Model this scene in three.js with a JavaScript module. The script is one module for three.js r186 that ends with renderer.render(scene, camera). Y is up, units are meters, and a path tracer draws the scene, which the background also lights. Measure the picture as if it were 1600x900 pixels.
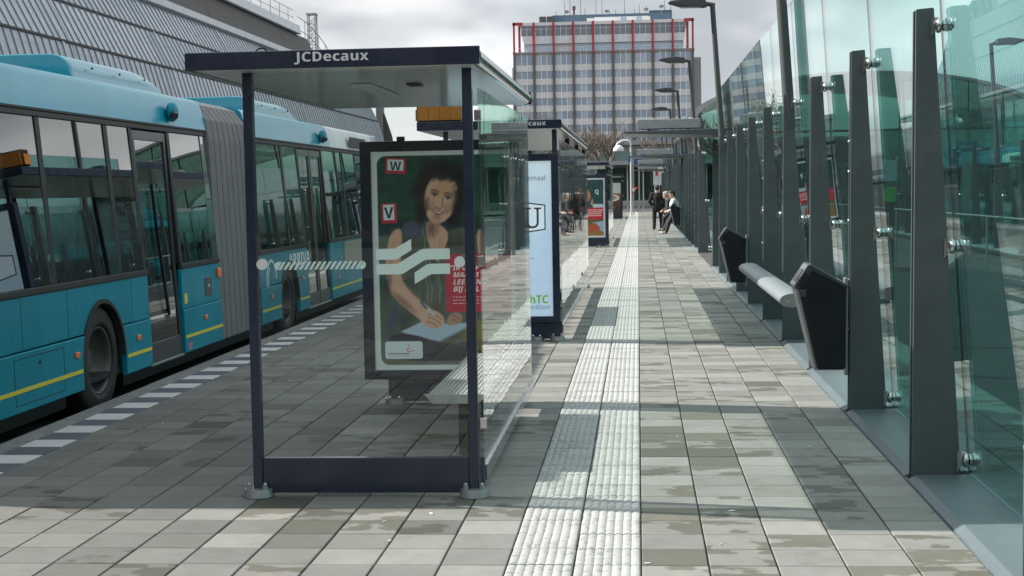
import * as THREE from 'three';
import { RoundedBoxGeometry } from 'three/addons/geometries/RoundedBoxGeometry.js';
import { mergeGeometries, toCreasedNormals } from 'three/addons/utils/BufferGeometryUtils.js';
import { MarchingCubes } from 'three/addons/objects/MarchingCubes.js';
import { FontLoader } from 'three/addons/loaders/FontLoader.js';
import { TextGeometry } from 'three/addons/geometries/TextGeometry.js';

// ------------------------------------------------------------------ camera, sky, sun, exposure
// Coordinates used below: X to the right of the tactile strip's right edge, Y up, Z = metres along the platform (three's z = -Z).
const scene = new THREE.Scene();
const camera = new THREE.PerspectiveCamera(2 * Math.atan(450 / 2329) * 180 / Math.PI, 16 / 9, 0.1, 3000);
{
  const p = 0.0653, yw = -0.0854, ro = 0.0175;
  camera.position.set(0.006, 1.685, 0);
  const fwd = new THREE.Vector3(Math.sin(yw) * Math.cos(p), -Math.sin(p), -Math.cos(yw) * Math.cos(p));
  camera.lookAt(camera.position.clone().add(fwd));
  camera.rotateZ(-ro);
}
const renderer = new THREE.WebGLRenderer({ antialias: true });
renderer.toneMapping = THREE.LinearToneMapping;
renderer.toneMappingExposure = 1.8;
renderer.shadowMap.enabled = true;

// seeded noise
function rng(seed) { let a = seed >>> 0; return () => { a = (a + 0x6d2b79f5) >>> 0; let t = Math.imul(a ^ (a >>> 15), 1 | a); t = (t + Math.imul(t ^ (t >>> 7), 61 | t)) ^ t; return ((t ^ (t >>> 14)) >>> 0) / 4294967296; }; }
const PERM = new Uint8Array(512); { const r = rng(7), p = [...Array(256).keys()]; for (let i = 255; i > 0; i--) { const j = Math.floor(r() * (i + 1)); [p[i], p[j]] = [p[j], p[i]]; } for (let i = 0; i < 512; i++) PERM[i] = p[i & 255]; }
const sm = (t) => t * t * (3 - 2 * t), mix = (a, b, t) => a + (b - a) * t, clamp = (x, a = 0, b = 1) => Math.min(b, Math.max(a, x)), sstep = (a, b, x) => sm(clamp((x - a) / (b - a)));
function vn(x, y, z = 0) {
  const xi = Math.floor(x), yi = Math.floor(y), zi = Math.floor(z), u = sm(x - xi), v = sm(y - yi), w = sm(z - zi);
  const h = (i, j, k) => PERM[PERM[PERM[(xi + i) & 255] + ((yi + j) & 255)] + ((zi + k) & 255)] / 255;
  return mix(mix(mix(h(0, 0, 0), h(1, 0, 0), u), mix(h(0, 1, 0), h(1, 1, 0), u), v), mix(mix(h(0, 0, 1), h(1, 0, 1), u), mix(h(0, 1, 1), h(1, 1, 1), u), v), w);
}
function fbm(x, y, z = 0, o = 4) { let s = 0, a = 0.5, n = 0; for (let i = 0; i < o; i++) { s += a * vn(x, y, z); n += a; a *= 0.5; x = x * 2.03 + 11.3; y = y * 2.03 + 5.7; z = z * 2.03 + 3.1; } return s / n; }

// broken bright cloud all round
{
  const W = 2048, H = 1024, d = new Float32Array(W * H * 4);
  for (let j = 0; j < H; j++) {
    const el = ((j + 0.5) / H - 0.5) * Math.PI, y = Math.sin(el), c = Math.cos(el);
    for (let i = 0; i < W; i++) {
      const az = (i + 0.5) / W * 2 * Math.PI, x = Math.cos(az) * c, z = Math.sin(az) * c;
      const yy = Math.max(y, 0), k = 1 / (yy + 0.30);
      const n = fbm(x * k * 2.4 + 7.1, z * k * 2.4 + 3.2, yy * 2.0, 6), m = fbm(x * k * 0.9 + 2, z * k * 0.9 - 4, 5, 3);
      const t = sstep(0.39, 0.565, n * 0.72 + m * 0.28), g = sstep(0.35, 0.68, fbm(x * k * 4.3 + 9, z * k * 4.3, 2, 5));
      const cs = -0.805 * x + 0.574 * y - 0.153 * z;
      let L = mix(0.34, 0.62, t) * mix(0.86, 1.06, g) * (0.92 + 0.30 * sm(clamp(cs * 0.5 + 0.5)) + 0.20 * Math.max(0, -z)), bl = sstep(0.2, 0.9, yy) * 0.5;
      const o = (j * W + i) * 4;
      d[o] = L * mix(0.905 - 0.14 * bl, 1.0 - 0.16 * bl, t); d[o + 1] = L * mix(0.98, 1.005, t); d[o + 2] = L * mix(1.055 + 0.14 * bl, 1.015 + 0.12 * bl, t); d[o + 3] = 1;
      if (y < 0) { const q = 0.13; d[o] = q; d[o + 1] = q * 1.02; d[o + 2] = q * 1.03; }
    }
  }
  const sky = new THREE.DataTexture(d, W, H, THREE.RGBAFormat, THREE.FloatType);
  sky.mapping = THREE.EquirectangularReflectionMapping; sky.magFilter = THREE.LinearFilter; sky.needsUpdate = true;
  scene.background = sky; scene.environment = sky; scene.environmentIntensity = 1;
}
const sun = new THREE.DirectionalLight(new THREE.Color(1.0, 0.955, 0.88), 5.0);
{
  const el = 34.9 * Math.PI / 180, s = 10.8 * Math.PI / 180;
  sun.position.set(-Math.cos(el) * Math.cos(s) * 120, Math.sin(el) * 120, -Math.cos(el) * Math.sin(s) * 120 - 25);
  sun.target.position.set(0, 0, -25);
  sun.castShadow = true; sun.shadow.mapSize.set(4096, 4096);
  Object.assign(sun.shadow.camera, { left: -70, right: 70, top: 60, bottom: -60, near: 1, far: 320 });
  scene.add(sun, sun.target);
}

// ------------------------------------------------------------------ helpers
const names = new Map();
function numbered(n) { const k = names.get(n) ?? 0; names.set(n, k + 1); return k ? n + '_' + String(k).padStart(3, '0') : n; }
const V = (X, Y, Z) => new THREE.Vector3(X, Y, -Z);
function box(x0, x1, y0, y1, z0, z1, r = 0) {
  const w = Math.abs(x1 - x0), h = Math.abs(y1 - y0), d = Math.abs(z1 - z0);
  const g = r > 0 ? new RoundedBoxGeometry(w, h, d, 2, Math.min(r, w / 2.01, h / 2.01, d / 2.01)) : new THREE.BoxGeometry(w, h, d);
  return g.translate((x0 + x1) / 2, (y0 + y1) / 2, -(z0 + z1) / 2);
}
function cyl(a, b, r0, r1 = r0, n = 16, open = false) {
  const d = b.clone().sub(a), g = new THREE.CylinderGeometry(r1, r0, d.length(), n, 1, open);
  g.applyQuaternion(new THREE.Quaternion().setFromUnitVectors(new THREE.Vector3(0, 1, 0), d.clone().normalize()));
  return g.translate((a.x + b.x) / 2, (a.y + b.y) / 2, (a.z + b.z) / 2);
}
const ball = (c, r, sy = 1) => new THREE.SphereGeometry(r, 14, 10).scale(1, sy, 1).translate(c.x, c.y, c.z);
function shapeOf(pts, holes = []) { const s = new THREE.Shape(pts.map(([a, b]) => new THREE.Vector2(a, b))); for (const h of holes) s.holes.push(new THREE.Path(h.map(([a, b]) => new THREE.Vector2(a, b)))); return s; }
const bev = (r) => r > 0 ? { bevelEnabled: true, bevelThickness: r, bevelSize: r, bevelOffset: -r, bevelSegments: 2 } : { bevelEnabled: false };
// outline in (X, Y), drawn out along Z
function prismXY(s, z0, z1, r = 0, steps = 1) { if (Array.isArray(s)) s = shapeOf(s); return new THREE.ExtrudeGeometry(s, { depth: z1 - z0 - 2 * r, steps, curveSegments: 12, ...bev(r) }).translate(0, 0, -z1 + r); }
// outline in (Z, Y), drawn out along X
function prismZY(s, x0, x1, r = 0) { if (Array.isArray(s)) s = shapeOf(s); const g = new THREE.ExtrudeGeometry(s, { depth: x1 - x0 - 2 * r, curveSegments: 16, ...bev(r) }); return g.rotateY(Math.PI / 2).translate(x0 + r, 0, 0); }
function tube(pts, r, n = 24, m = 8) { return new THREE.TubeGeometry(new THREE.CatmullRomCurve3(pts), n, r, m); }
function metricUV(g) {
  const p = g.attributes.position, n = g.attributes.normal, uv = new Float32Array(p.count * 2);
  for (let i = 0; i < p.count; i++) {
    const ax = Math.abs(n.getX(i)), ay = Math.abs(n.getY(i)), az = Math.abs(n.getZ(i));
    if (ax >= ay && ax >= az) { uv[2 * i] = p.getZ(i); uv[2 * i + 1] = p.getY(i); } else if (ay >= az) { uv[2 * i] = p.getX(i); uv[2 * i + 1] = p.getZ(i); } else { uv[2 * i] = p.getX(i); uv[2 * i + 1] = p.getY(i); }
  }
  g.setAttribute('uv', new THREE.BufferAttribute(uv, 2)); return g;
}
function join(list, off) {
  const out = [].concat(list).map((g) => {
    let q = g.index ? g.toNonIndexed() : g.clone();
    for (const k of Object.keys(q.attributes)) if (!['position', 'normal', 'uv'].includes(k)) q.deleteAttribute(k);
    if (!g.userData.keepUV) metricUV(q);
    q.userData = {}; q.clearGroups?.();
    return q;
  });
  const g = out.length === 1 ? out[0] : mergeGeometries(out);
  if (off) g.translate(-off.x, -off.y, -off.z);
  return g;
}
const soft = (g, a = 0.7) => toCreasedNormals(g, a);
const keepUV = (g) => { g.userData.keepUV = true; return g; };
function shadowed(o) { o.castShadow = o.receiveShadow = true; return o; }
class Thing {
  constructor(name, label, category, [X, Y, Z], group) {
    const o = this.o = new THREE.Group(); o.name = numbered(name); o.position.copy(this.off = V(X, Y, Z)); o.userData = { label, category };
    if (group) o.userData.group = group; scene.add(o);
  }
  add(name, geoms, m, parent) { const me = shadowed(new THREE.Mesh(join(geoms, this.off), m)); me.name = name; (parent ?? this.o).add(me); return me; }
}
function single(name, geoms, m, label, category, group) {
  const g = join(geoms); g.computeBoundingBox(); const c = g.boundingBox.getCenter(new THREE.Vector3()); c.y = g.boundingBox.min.y; g.translate(-c.x, -c.y, -c.z);
  const me = shadowed(new THREE.Mesh(g, m)); me.name = numbered(name); me.position.copy(c); me.userData = { label, category }; if (group) me.userData.group = group; scene.add(me); return me;
}
function struct(name, geoms, m) { const me = shadowed(new THREE.Mesh(join(geoms), m)); me.name = numbered(name); me.userData = { kind: 'structure' }; scene.add(me); return me; }
function copyOf(o, name, label, [dx, dy, dz]) { const c = o.clone(); c.name = numbered(name); c.userData = { ...o.userData, label }; c.position.x += dx; c.position.y += dy; c.position.z -= dz; scene.add(c); return c; }

// ------------------------------------------------------------------ textures and materials
function tex(w, h, f, { srgb = false, rep = 1, float = false } = {}) {
  const d = float ? new Float32Array(w * h * 4) : new Uint8Array(w * h * 4);
  for (let j = 0; j < h; j++) for (let i = 0; i < w; i++) { const c = f(i / w, j / h), o = (j * w + i) * 4, k = float ? 1 : 255; d[o] = c[0] * k; d[o + 1] = c[1] * k; d[o + 2] = c[2] * k; d[o + 3] = k; }
  const t = new THREE.DataTexture(d, w, h, THREE.RGBAFormat, float ? THREE.FloatType : THREE.UnsignedByteType);
  t.wrapS = t.wrapT = THREE.RepeatWrapping; t.magFilter = THREE.LinearFilter; t.repeat.set(rep, rep); if (srgb) t.colorSpace = THREE.SRGBColorSpace; t.needsUpdate = true; return t;
}
const g1 = (v) => [v, v, v];
// tileable fbm: period n cells
function tfbm(u, v, n, seed = 0, o = 4) {
  let s = 0, a = 0.5, t = 0, f = n;
  for (let k = 0; k < o; k++) {
    const x = u * f, y = v * f, xi = Math.floor(x), yi = Math.floor(y), fx = sm(x - xi), fy = sm(y - yi), h = (i, j) => PERM[PERM[PERM[((xi + i) % f + f) % f & 255] + (((yi + j) % f + f) % f & 255)] + (seed + k * 17 & 255)] / 255;
    s += a * mix(mix(h(0, 0), h(1, 0), fx), mix(h(0, 1), h(1, 1), fx), fy); t += a; a *= 0.5; f *= 2;
  }
  return s / t;
}
const grime = tex(512, 512, (u, v) => { const a = tfbm(u, v, 4, 3, 6), b = tfbm(u, v, 48, 9, 3); return g1(0.80 + 0.22 * (a - 0.5) + 0.16 * (b - 0.5)); }, { rep: 0.7 });
const streaks = tex(512, 512, (u, v) => { const a = tfbm(u, v, 3, 5, 5), b = vn(u * 60, v * 3, 4), c = tfbm(u, v, 64, 2, 2); return g1(clamp(0.84 + 0.25 * (a - 0.5) + 0.08 * (b - 0.5) + 0.08 * (c - 0.5))); }, { rep: 0.5 });
const rough = tex(256, 256, (u, v) => g1(clamp(0.75 + 0.5 * (tfbm(u, v, 6, 21, 5) - 0.5))), { rep: 1.3 });
const grain = tex(256, 256, (u, v) => g1(tfbm(u, v, 64, 31, 3)), { rep: 4 });
const asphaltMap = tex(512, 512, (u, v) => g1(clamp(0.72 + 0.35 * (tfbm(u, v, 5, 8, 5) - 0.5) + 0.45 * (tfbm(u, v, 90, 12, 2) - 0.5))), { rep: 0.33 });
// toughened glass is never quite flat
const wave = tex(256, 256, (u, v) => g1(tfbm(u, v, 3, 41, 2) * 0.85 + 0.15 * tfbm(u, v, 6, 47, 1)), { float: true, rep: 0.28 });
const rollers = tex(512, 256, (u, v) => g1(0.55 * tfbm(u, v, 7, 61, 2) + 0.10 * tfbm(u, v * 0.12, 22, 67, 1) + 0.25 * tfbm(u, v, 4, 5, 1)), { float: true, rep: 0.5 });
const C = (r, g, b) => new THREE.Color().setRGB(r, g, b);
function M(c, roughness = 0.6, o = {}) { return new THREE.MeshPhysicalMaterial({ color: c, roughness, ...o }); }
const pane = (r, g, b, o = {}) => new THREE.MeshPhysicalMaterial({ color: C(r, g, b), roughness: 0, transmission: 1, thickness: 0, ior: 1.52, ...o });
const mat = {
  fin: M(C(0.084, 0.100, 0.102), 0.5, { map: streaks, roughnessMap: rough, bumpMap: grain, bumpScale: 0.0002 }),
  finInner: M(C(0.05, 0.055, 0.055), 0.6),
  wallGlass: pane(0.575, 0.805, 0.785, { bumpMap: wave, bumpScale: 0.0016 }),
  shelterGlass: pane(0.925, 0.955, 0.945),
  shelterSideGlass: pane(0.90, 0.94, 0.925, { bumpMap: rollers, bumpScale: 0.0009 }),
  glassEdge: M(C(0.12, 0.30, 0.25), 0.25),
  busGlass: pane(0.22, 0.36, 0.355, { bumpMap: wave, bumpScale: 0.0012, ior: 2.3 }),
  navy: M(C(0.015, 0.024, 0.050), 0.38, { map: streaks, roughnessMap: rough, clearcoat: 0.25, clearcoatRoughness: 0.15 }),
  navyGloss: M(C(0.022, 0.032, 0.060), 0.22, { clearcoat: 1, clearcoatRoughness: 0.08 }),
  ceiling: M(C(0.74, 0.79, 0.71), 0.28, { map: streaks, clearcoat: 0.7, clearcoatRoughness: 0.12 }),
  steel: M(C(0.62, 0.62, 0.60), 0.24, { metalness: 1, roughnessMap: rough }),
  galv: M(C(0.42, 0.43, 0.43), 0.45, { metalness: 0.8, map: grime }),
  alu: M(C(0.50, 0.52, 0.54), 0.38, { metalness: 0.75, map: streaks, roughnessMap: rough }),
  ledge: M(C(0.125, 0.16, 0.175), 0.5, { map: streaks, metalness: 0.15 }),
  black: M(C(0.010, 0.011, 0.014), 0.33, { roughnessMap: rough }),
  rubber: M(C(0.022, 0.022, 0.023), 0.75, { map: grime }),
  frameDark: M(C(0.018, 0.021, 0.022), 0.5, { specularIntensity: 0.5 }),
  teal: M(C(0.0, 0.235, 0.325), 0.5, { map: streaks, specularIntensity: 0.35, clearcoat: 0.10, clearcoatRoughness: 0.12 }),
  tealRoof: M(C(0.0, 0.27, 0.36), 0.4, { map: streaks, clearcoat: 0.5, clearcoatRoughness: 0.12 }),
  coveTeal: M(C(0.0, 0.30, 0.42), 0.36, { map: streaks, clearcoat: 0.25, clearcoatRoughness: 0.05 }),
  white: M(C(0.76, 0.77, 0.77), 0.45, { map: streaks }),
  film: M(C(0.56, 0.68, 0.62), 0.55),
  yellow: M(C(0.62, 0.52, 0.03), 0.5),
  orangeLamp: M(C(0.75, 0.16, 0.03), 0.3),
  red: M(C(0.55, 0.03, 0.03), 0.5),
  bellows: M(C(0.22, 0.225, 0.23), 0.7, { map: grime }),
  concrete: M(C(0.30, 0.295, 0.28), 0.85, { map: grime, bumpMap: grain, bumpScale: 0.001 }),
  kerb: M(C(0.20, 0.20, 0.19), 0.9, { map: asphaltMap, bumpMap: grain, bumpScale: 0.002 }),
  joint: M(C(0.055, 0.052, 0.045), 0.95, { map: grime }),
  asphalt: M(C(0.065, 0.066, 0.068), 0.9, { map: asphaltMap, bumpMap: asphaltMap, bumpScale: 0.003 }),
  tactile: M(C(0.385, 0.38, 0.367), 0.8, { map: tex(512, 512, (u, v) => { const a = tfbm(u, v, 6, 13, 5), b = tfbm(u, v, 80, 14, 2), s = sstep(0.66, 0.74, tfbm(u, v, 40, 77, 2)) * 0.24; return g1(clamp(0.86 + 0.42 * (a - 0.5) + 0.18 * (b - 0.5) - s)); }, { rep: 0.8 }), bumpMap: grain, bumpScale: 0.0008 }),
  whiteBlock: M(C(0.56, 0.56, 0.54), 0.75, { map: grime }),
  darkBlock: M(C(0.085, 0.095, 0.12), 0.75, { map: grime }),
};

// ------------------------------------------------------------------ ground, road, platform
const T = 0.302, ROW0 = 6.62 - 0.02, STEP = 16.23;
struct('ground', box(-900, 900, -0.5, -0.20, -60, 1600), mat.asphalt);
struct('bus_lane', box(-13, -4.45, -0.21, -0.185, -40, 150), mat.asphalt);

// atlas of 64 slabs: the first half nearly clean, the second half stained by damp
const slabMap = tex(2048, 2048, (u, v) => {
  const ci = Math.floor(u * 8), cj = Math.floor(v * 8), id = cj * 8 + ci, x = u * 8 - ci, y = v * 8 - cj, r = PERM[id * 3 & 255] / 255, r2 = PERM[id * 7 + 5 & 255] / 255, r3 = PERM[id * 5 + 9 & 255] / 255;
  const fine = vn(u * 1100, v * 1100), mid = fbm(x * 5 + id * 3.7, y * 5 + id, 1, 4), big = fbm(x * 1.7 + id * 9.1, y * 1.7, 2, 3);
  let L = 0.19 * (0.76 + 0.42 * r) * (1 + 0.22 * (mid - 0.5) + 0.20 * (fine - 0.5) + 0.16 * (big - 0.5)), cr = 1.0, cg = 0.98, cb = 0.905;
  const e = Math.min(x, 1 - x, y, 1 - y);
  let s = 0;
  const bl = fbm(x * 2.1 + id * 5.3, y * 3.4 + id * 2.9, 4, 4);
  if (id >= 32) {
    const lvl = r2 < 0.13 ? 2 : mix(-0.10, 0.20, r3), side = r2 < 0.5 ? y : r2 < 0.75 ? 1 - y : 1 - x;
    s = sstep(0.515, 0.60, bl + lvl * 0.55 + 0.20 * (0.5 - side)) * 0.92;
  } else s = sstep(0.62, 0.69, bl) * 0.22 * r3;
  s = Math.max(s, sstep(0.045, 0.0, e) * 0.35);
  const warm = r2 > 0.7 ? 0.30 * r3 + 0.08 : 0;
  L *= mix(1, 0.47, s); cr = mix(cr, 1.03, s + warm); cg = mix(cg, 0.97, s + warm); cb = mix(cb, 0.74, s + warm * 0.6);
  const q = (c) => Math.pow(clamp(L * c), 1 / 2.2);
  return [q(cr), q(cg), q(cb)];
}, { srgb: true });
const slabM = M(C(1, 1, 1), 0.78, { map: slabMap, bumpMap: grain, bumpScale: 0.0006 });
function slabGeo(id, w = T, d = T, t = 0.05) {
  const j = 0.0037, c = 0.004, a = w / 2 - j, b = d / 2 - j, P = [], N = [], U = [], ci = id % 8, cj = Math.floor(id / 8);
  const quad = (p, n) => { for (const k of [0, 1, 2, 0, 2, 3]) { P.push(...p[k]); N.push(...n); U.push((ci + 0.03 + 0.94 * (p[k][0] + w / 2) / w) / 8, (cj + 0.03 + 0.94 * (p[k][2] + d / 2) / d) / 8); } };
  const A = a - c, B = b - c;
  quad([[-A, 0, B], [A, 0, B], [A, 0, -B], [-A, 0, -B]], [0, 1, 0]);
  const s = Math.SQRT1_2;
  quad([[-a, -c, b], [a, -c, b], [A, 0, B], [-A, 0, B]], [0, s, s]); quad([[a, -c, -b], [-a, -c, -b], [-A, 0, -B], [A, 0, -B]], [0, s, -s]);
  quad([[a, -c, b], [a, -c, -b], [A, 0, -B], [A, 0, B]], [s, s, 0]); quad([[-a, -c, -b], [-a, -c, b], [-A, 0, B], [-A, 0, -B]], [-s, s, 0]);
  quad([[-a, -t, b], [a, -t, b], [a, -c, b], [-a, -c, b]], [0, 0, 1]); quad([[a, -t, -b], [-a, -t, -b], [-a, -c, -b], [a, -c, -b]], [0, 0, -1]);
  quad([[a, -t, b], [a, -t, -b], [a, -c, -b], [a, -c, b]], [1, 0, 0]); quad([[-a, -t, -b], [-a, -t, b], [-a, -c, b], [-a, -c, -b]], [-1, 0, 0]);
  const g = new THREE.BufferGeometry();
  g.setAttribute('position', new THREE.Float32BufferAttribute(P, 3)); g.setAttribute('normal', new THREE.Float32BufferAttribute(N, 3)); g.setAttribute('uv', new THREE.Float32BufferAttribute(U, 2));
  return g;
}
const slabs = [...Array(64).keys()].map((i) => slabGeo(i));
struct('station_lane', box(2.80, 7.6, -0.19, -0.04, -6, 108), M(C(0.045, 0.047, 0.048), 0.9, { map: asphaltMap }));
const pavement = struct('pavement', box(-4.25, 2.79, -0.18, -0.012, -6, 108), mat.joint);
{
  const R = rng(11), far = [], farDark = [], worn = slabM.clone(); worn.color = C(0.66, 0.67, 0.66);
  const dull = (X) => R() < sstep(-1.0, -2.6, X);
  const damp = (X, Z) => { const right = X > 0 && X < 1.25; let p = right ? 0.52 : X > -2.2 ? 0.36 : 0.14; p *= 0.45 + 1.1 * fbm(X * 0.8 + 3, Z * 0.45, 1, 3); if (X > 0.9 && X < 1.6) p *= 0.6; return p; };
  const cols = []; for (let c = -13; c <= 4; c++) if (c !== -1 && c !== -2) cols.push([c * T, T]);
  cols.push([5 * T, 1.535 - 5 * T]);
  for (let r = -24; r < 330; r++) {
    const Z = ROW0 + r * T + (ROW0 + r * T > STEP ? 0.035 : 0);
    if (Z > 107) break;
    for (const [x0, w] of cols) {
      const X = x0 + w / 2, st = R() < damp(X, Z), id = (st ? 32 : 0) + Math.floor(R() * 32), dy = (R() - 0.5) * 0.0022, tilt = (R() - 0.5) * 0.005, tx = (R() - 0.5) * 0.004;
      if (w < T * 0.9) { if (w > 0.02) far.push(slabGeo(id, w, T).translate(X, dy, -Z - T / 2)); continue; }
      const near = r >= -1 && r < 14 && Z < 11 && (X > -3.2 || r < 9);
      if (near) {
        const me = shadowed(new THREE.Mesh(slabs[id], dull(X) ? worn : slabM)); me.name = 'paving_tile'; me.position.set(X, dy, -Z - T / 2); me.rotation.set(tilt, 0, tx); pavement.add(me);
      } else (dull(X) ? farDark : far).push(slabs[id].clone().rotateX(tilt).translate(X, dy, -Z - T / 2));
    }
  }
  for (let r = -10; r < 330; r += 1) for (let c = 0; c < 3; c++) { const Z = ROW0 + r * T; if (Z < 4 || Z > 60) continue; const X = 1.88 + c * T; far.push(slabs[Math.floor(R() * 40)].clone().translate(X + T / 2, (R() - 0.5) * 0.002, -Z - T / 2)); }
  for (const [l, m] of [[far, slabM], [farDark, worn]]) { const me = shadowed(new THREE.Mesh(mergeGeometries(l), m)); me.name = 'distant_paving_tiles'; me.userData = { kind: 'stuff' }; pavement.add(me); }
}
// ribbed guide strip: two tiles wide
{
  const base = struct('tactile_strip', box(-2 * T + 0.003, -0.003, -0.10, -0.011, -6, 107.5), mat.joint);
  const w = T - 0.008, d = T - 0.006, n = 7, seg = 56, P = [], S = [];
  for (let i = 0; i <= seg; i++) { const x = -w / 2 + w * i / seg, ph = i / seg * n; S.push([x, -0.001 + 0.0055 * Math.pow(Math.abs(Math.sin(Math.PI * ph)), 0.75)]); }
  S[0][1] = S[seg][1] = -0.004;
  const sh = shapeOf([[-w / 2, -0.05], [w / 2, -0.05], ...S.slice().reverse()]);
  const tile = new THREE.ExtrudeGeometry(sh, { depth: d, bevelEnabled: false, steps: 1 }).translate(0, 0, -d / 2);
  const tiles = [0, 1, 2, 3, 4, 5].map((k) => join(tile.clone().translate(k * 0.613, 0, k * 0.377)).translate(-k * 0.613, 0, -k * 0.377));
  const R = rng(5), lowT = join(new THREE.ExtrudeGeometry(shapeOf([[-w / 2, -0.04], [w / 2, -0.04], ...[...Array(29).keys()].reverse().map((i) => [-w / 2 + w * i / 28, -0.001 + 0.0055 * Math.abs(Math.sin(Math.PI * i / 4))])]), { depth: d, bevelEnabled: false }).translate(0, 0, -d / 2)), far = [];
  for (let r = -20; r < 330; r++) {
    const Z = ROW0 + r * T + (ROW0 + r * T > STEP ? 0.035 : 0); if (Z > 107) break;
    for (const c of [-2, -1]) {
      const y = (R() - 0.5) * 0.003, a = (R() - 0.5) * 0.008, k = Math.floor(R() * 6);
      if (r >= -2 && r < 34) { const me = shadowed(new THREE.Mesh(tiles[k], mat.tactile)); me.name = 'tactile_tile'; me.position.set((c + 0.5) * T + (R() - 0.5) * 0.003, y, -Z - T / 2); me.rotation.set(a, (R() - 0.5) * 0.01, 0); base.add(me); }
      else far.push(lowT.clone().translate((c + 0.5) * T, y, -Z - T / 2));
    }
  }
  const me = shadowed(new THREE.Mesh(mergeGeometries(far), mat.tactile)); me.name = 'distant_tactile_tiles'; me.userData = { kind: 'stuff' }; base.add(me);
}
// kerb and the black and white edge blocks
{
  const kerb = struct('platform_kerb', box(-4.46, -4.40, -0.2, -0.03, -6, 107), mat.kerb);
  const R = rng(21), k = [0, 1, 2].map((i) => join(new RoundedBoxGeometry(0.19, 0.2, 0.995, 2, 0.012).translate(i * 1.7, 0, i)).translate(-i * 1.7, 0, -i));
  for (let i = 0; i < 112; i++) { const Z = -5 + i; const me = shadowed(new THREE.Mesh(k[i % 3], mat.kerb)); me.name = 'kerb_stone'; me.position.set(-4.325 + (R() - 0.5) * 0.006, -0.103 + (R() - 0.5) * 0.004, -Z - 0.5); kerb.add(me); }
  const edge = struct('platform_edge_marking', box(-14 * T, -13 * T, -0.15, -0.05, -6, 107), mat.joint);
  const b = [0, 1, 2].map((i) => join(new RoundedBoxGeometry(T - 0.006, 0.06, T - 0.006, 2, 0.005).translate(i * 0.77, 0, i * 0.41)).translate(-i * 0.77, 0, -i * 0.41));
  for (let i = 0; i < 290; i++) {
    const Z = 9.37 - 0.075 + T * (i - 40); const me = shadowed(new THREE.Mesh(b[i % 3], i % 2 ? mat.darkBlock : mat.whiteBlock)); me.name = i % 2 ? 'dark_edge_block' : 'white_edge_block';
    me.position.set(-13.5 * T, -0.03 + (R() - 0.5) * 0.003, -Z); me.rotation.set((R() - 0.5) * 0.006, (R() - 0.5) * 0.012, 0); edge.add(me);
  }
  // expansion joint and pale drain strips across the platform
  const dr = struct('drain_strip', box(-3.9, 1.53, -0.03, 0.003, 37.0, 37.16), mat.concrete);
  for (const [z, w] of [[52, 0.16], [63.5, 0.2], [78, 0.25]]) { const c = shadowed(new THREE.Mesh(join(box(-3.9, 1.53, -0.03, 0.003, z, z + w)), mat.concrete)); c.name = 'drain_strip_piece'; dr.add(c); }
}

// ------------------------------------------------------------------ lettering
const bold = await new FontLoader().loadAsync('fonts/droid/droid_sans_bold.typeface.json');
function letters(text, w, h, depth = 0.004) {
  const g = new TextGeometry(text, { font: bold, size: 1, depth: 1, curveSegments: 5, bevelEnabled: false }); g.computeBoundingBox();
  const b = g.boundingBox; g.translate(-b.min.x, -b.min.y, 0); return g.scale(w / (b.max.x - b.min.x), h / (b.max.y - b.min.y), depth);
}

// ------------------------------------------------------------------ posters (flat prints)
function poster(w, h, draw) {
  const c = document.createElement('canvas'); c.width = w; c.height = h; draw(c.getContext('2d'), w, h);
  const t = new THREE.CanvasTexture(c); t.colorSpace = THREE.SRGBColorSpace; t.magFilter = THREE.LinearFilter;
  return M(C(1, 1, 1), 0.5, { map: t, clearcoat: 0.3, clearcoatRoughness: 0.02 });
}
function roundRect(g, x, y, w, h, r) { g.beginPath(); g.moveTo(x + r, y); g.arcTo(x + w, y, x + w, y + h, r); g.arcTo(x + w, y + h, x, y + h, r); g.arcTo(x, y + h, x, y, r); g.arcTo(x, y, x + w, y, r); g.closePath(); }
function glow(g, x, y, rx, ry, rot, col, a0 = 1, inner = 0.0) { g.save(); g.translate(x, y); g.rotate(rot); g.scale(rx, ry); const q = g.createRadialGradient(0, 0, inner, 0, 0, 1); q.addColorStop(0, `rgba(${col},${a0})`); q.addColorStop(0.55, `rgba(${col},${a0 * 0.62})`); q.addColorStop(1, `rgba(${col},0)`); g.fillStyle = q; g.beginPath(); g.arc(0, 0, 1, 0, 7); g.fill(); g.restore(); }
function poly(g, pts, fill) { g.beginPath(); pts.forEach(([x, y], i) => i ? g.lineTo(x, y) : g.moveTo(x, y)); g.closePath(); g.fillStyle = fill; g.fill(); }
function smooth(g, pts, fill) { g.beginPath(); const n = pts.length; for (let i = 0; i < n; i++) { const a = pts[i], b = pts[(i + 1) % n], m = [(a[0] + b[0]) / 2, (a[1] + b[1]) / 2]; i ? g.quadraticCurveTo(a[0], a[1], m[0], m[1]) : g.moveTo(m[0], m[1]); if (i === n - 1) { const c = pts[0], d = [(pts[0][0] + pts[1][0]) / 2, (pts[0][1] + pts[1][1]) / 2]; g.quadraticCurveTo(c[0], c[1], d[0], d[1]); } } g.closePath(); if (fill) { g.fillStyle = fill; g.fill(); } }
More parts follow.
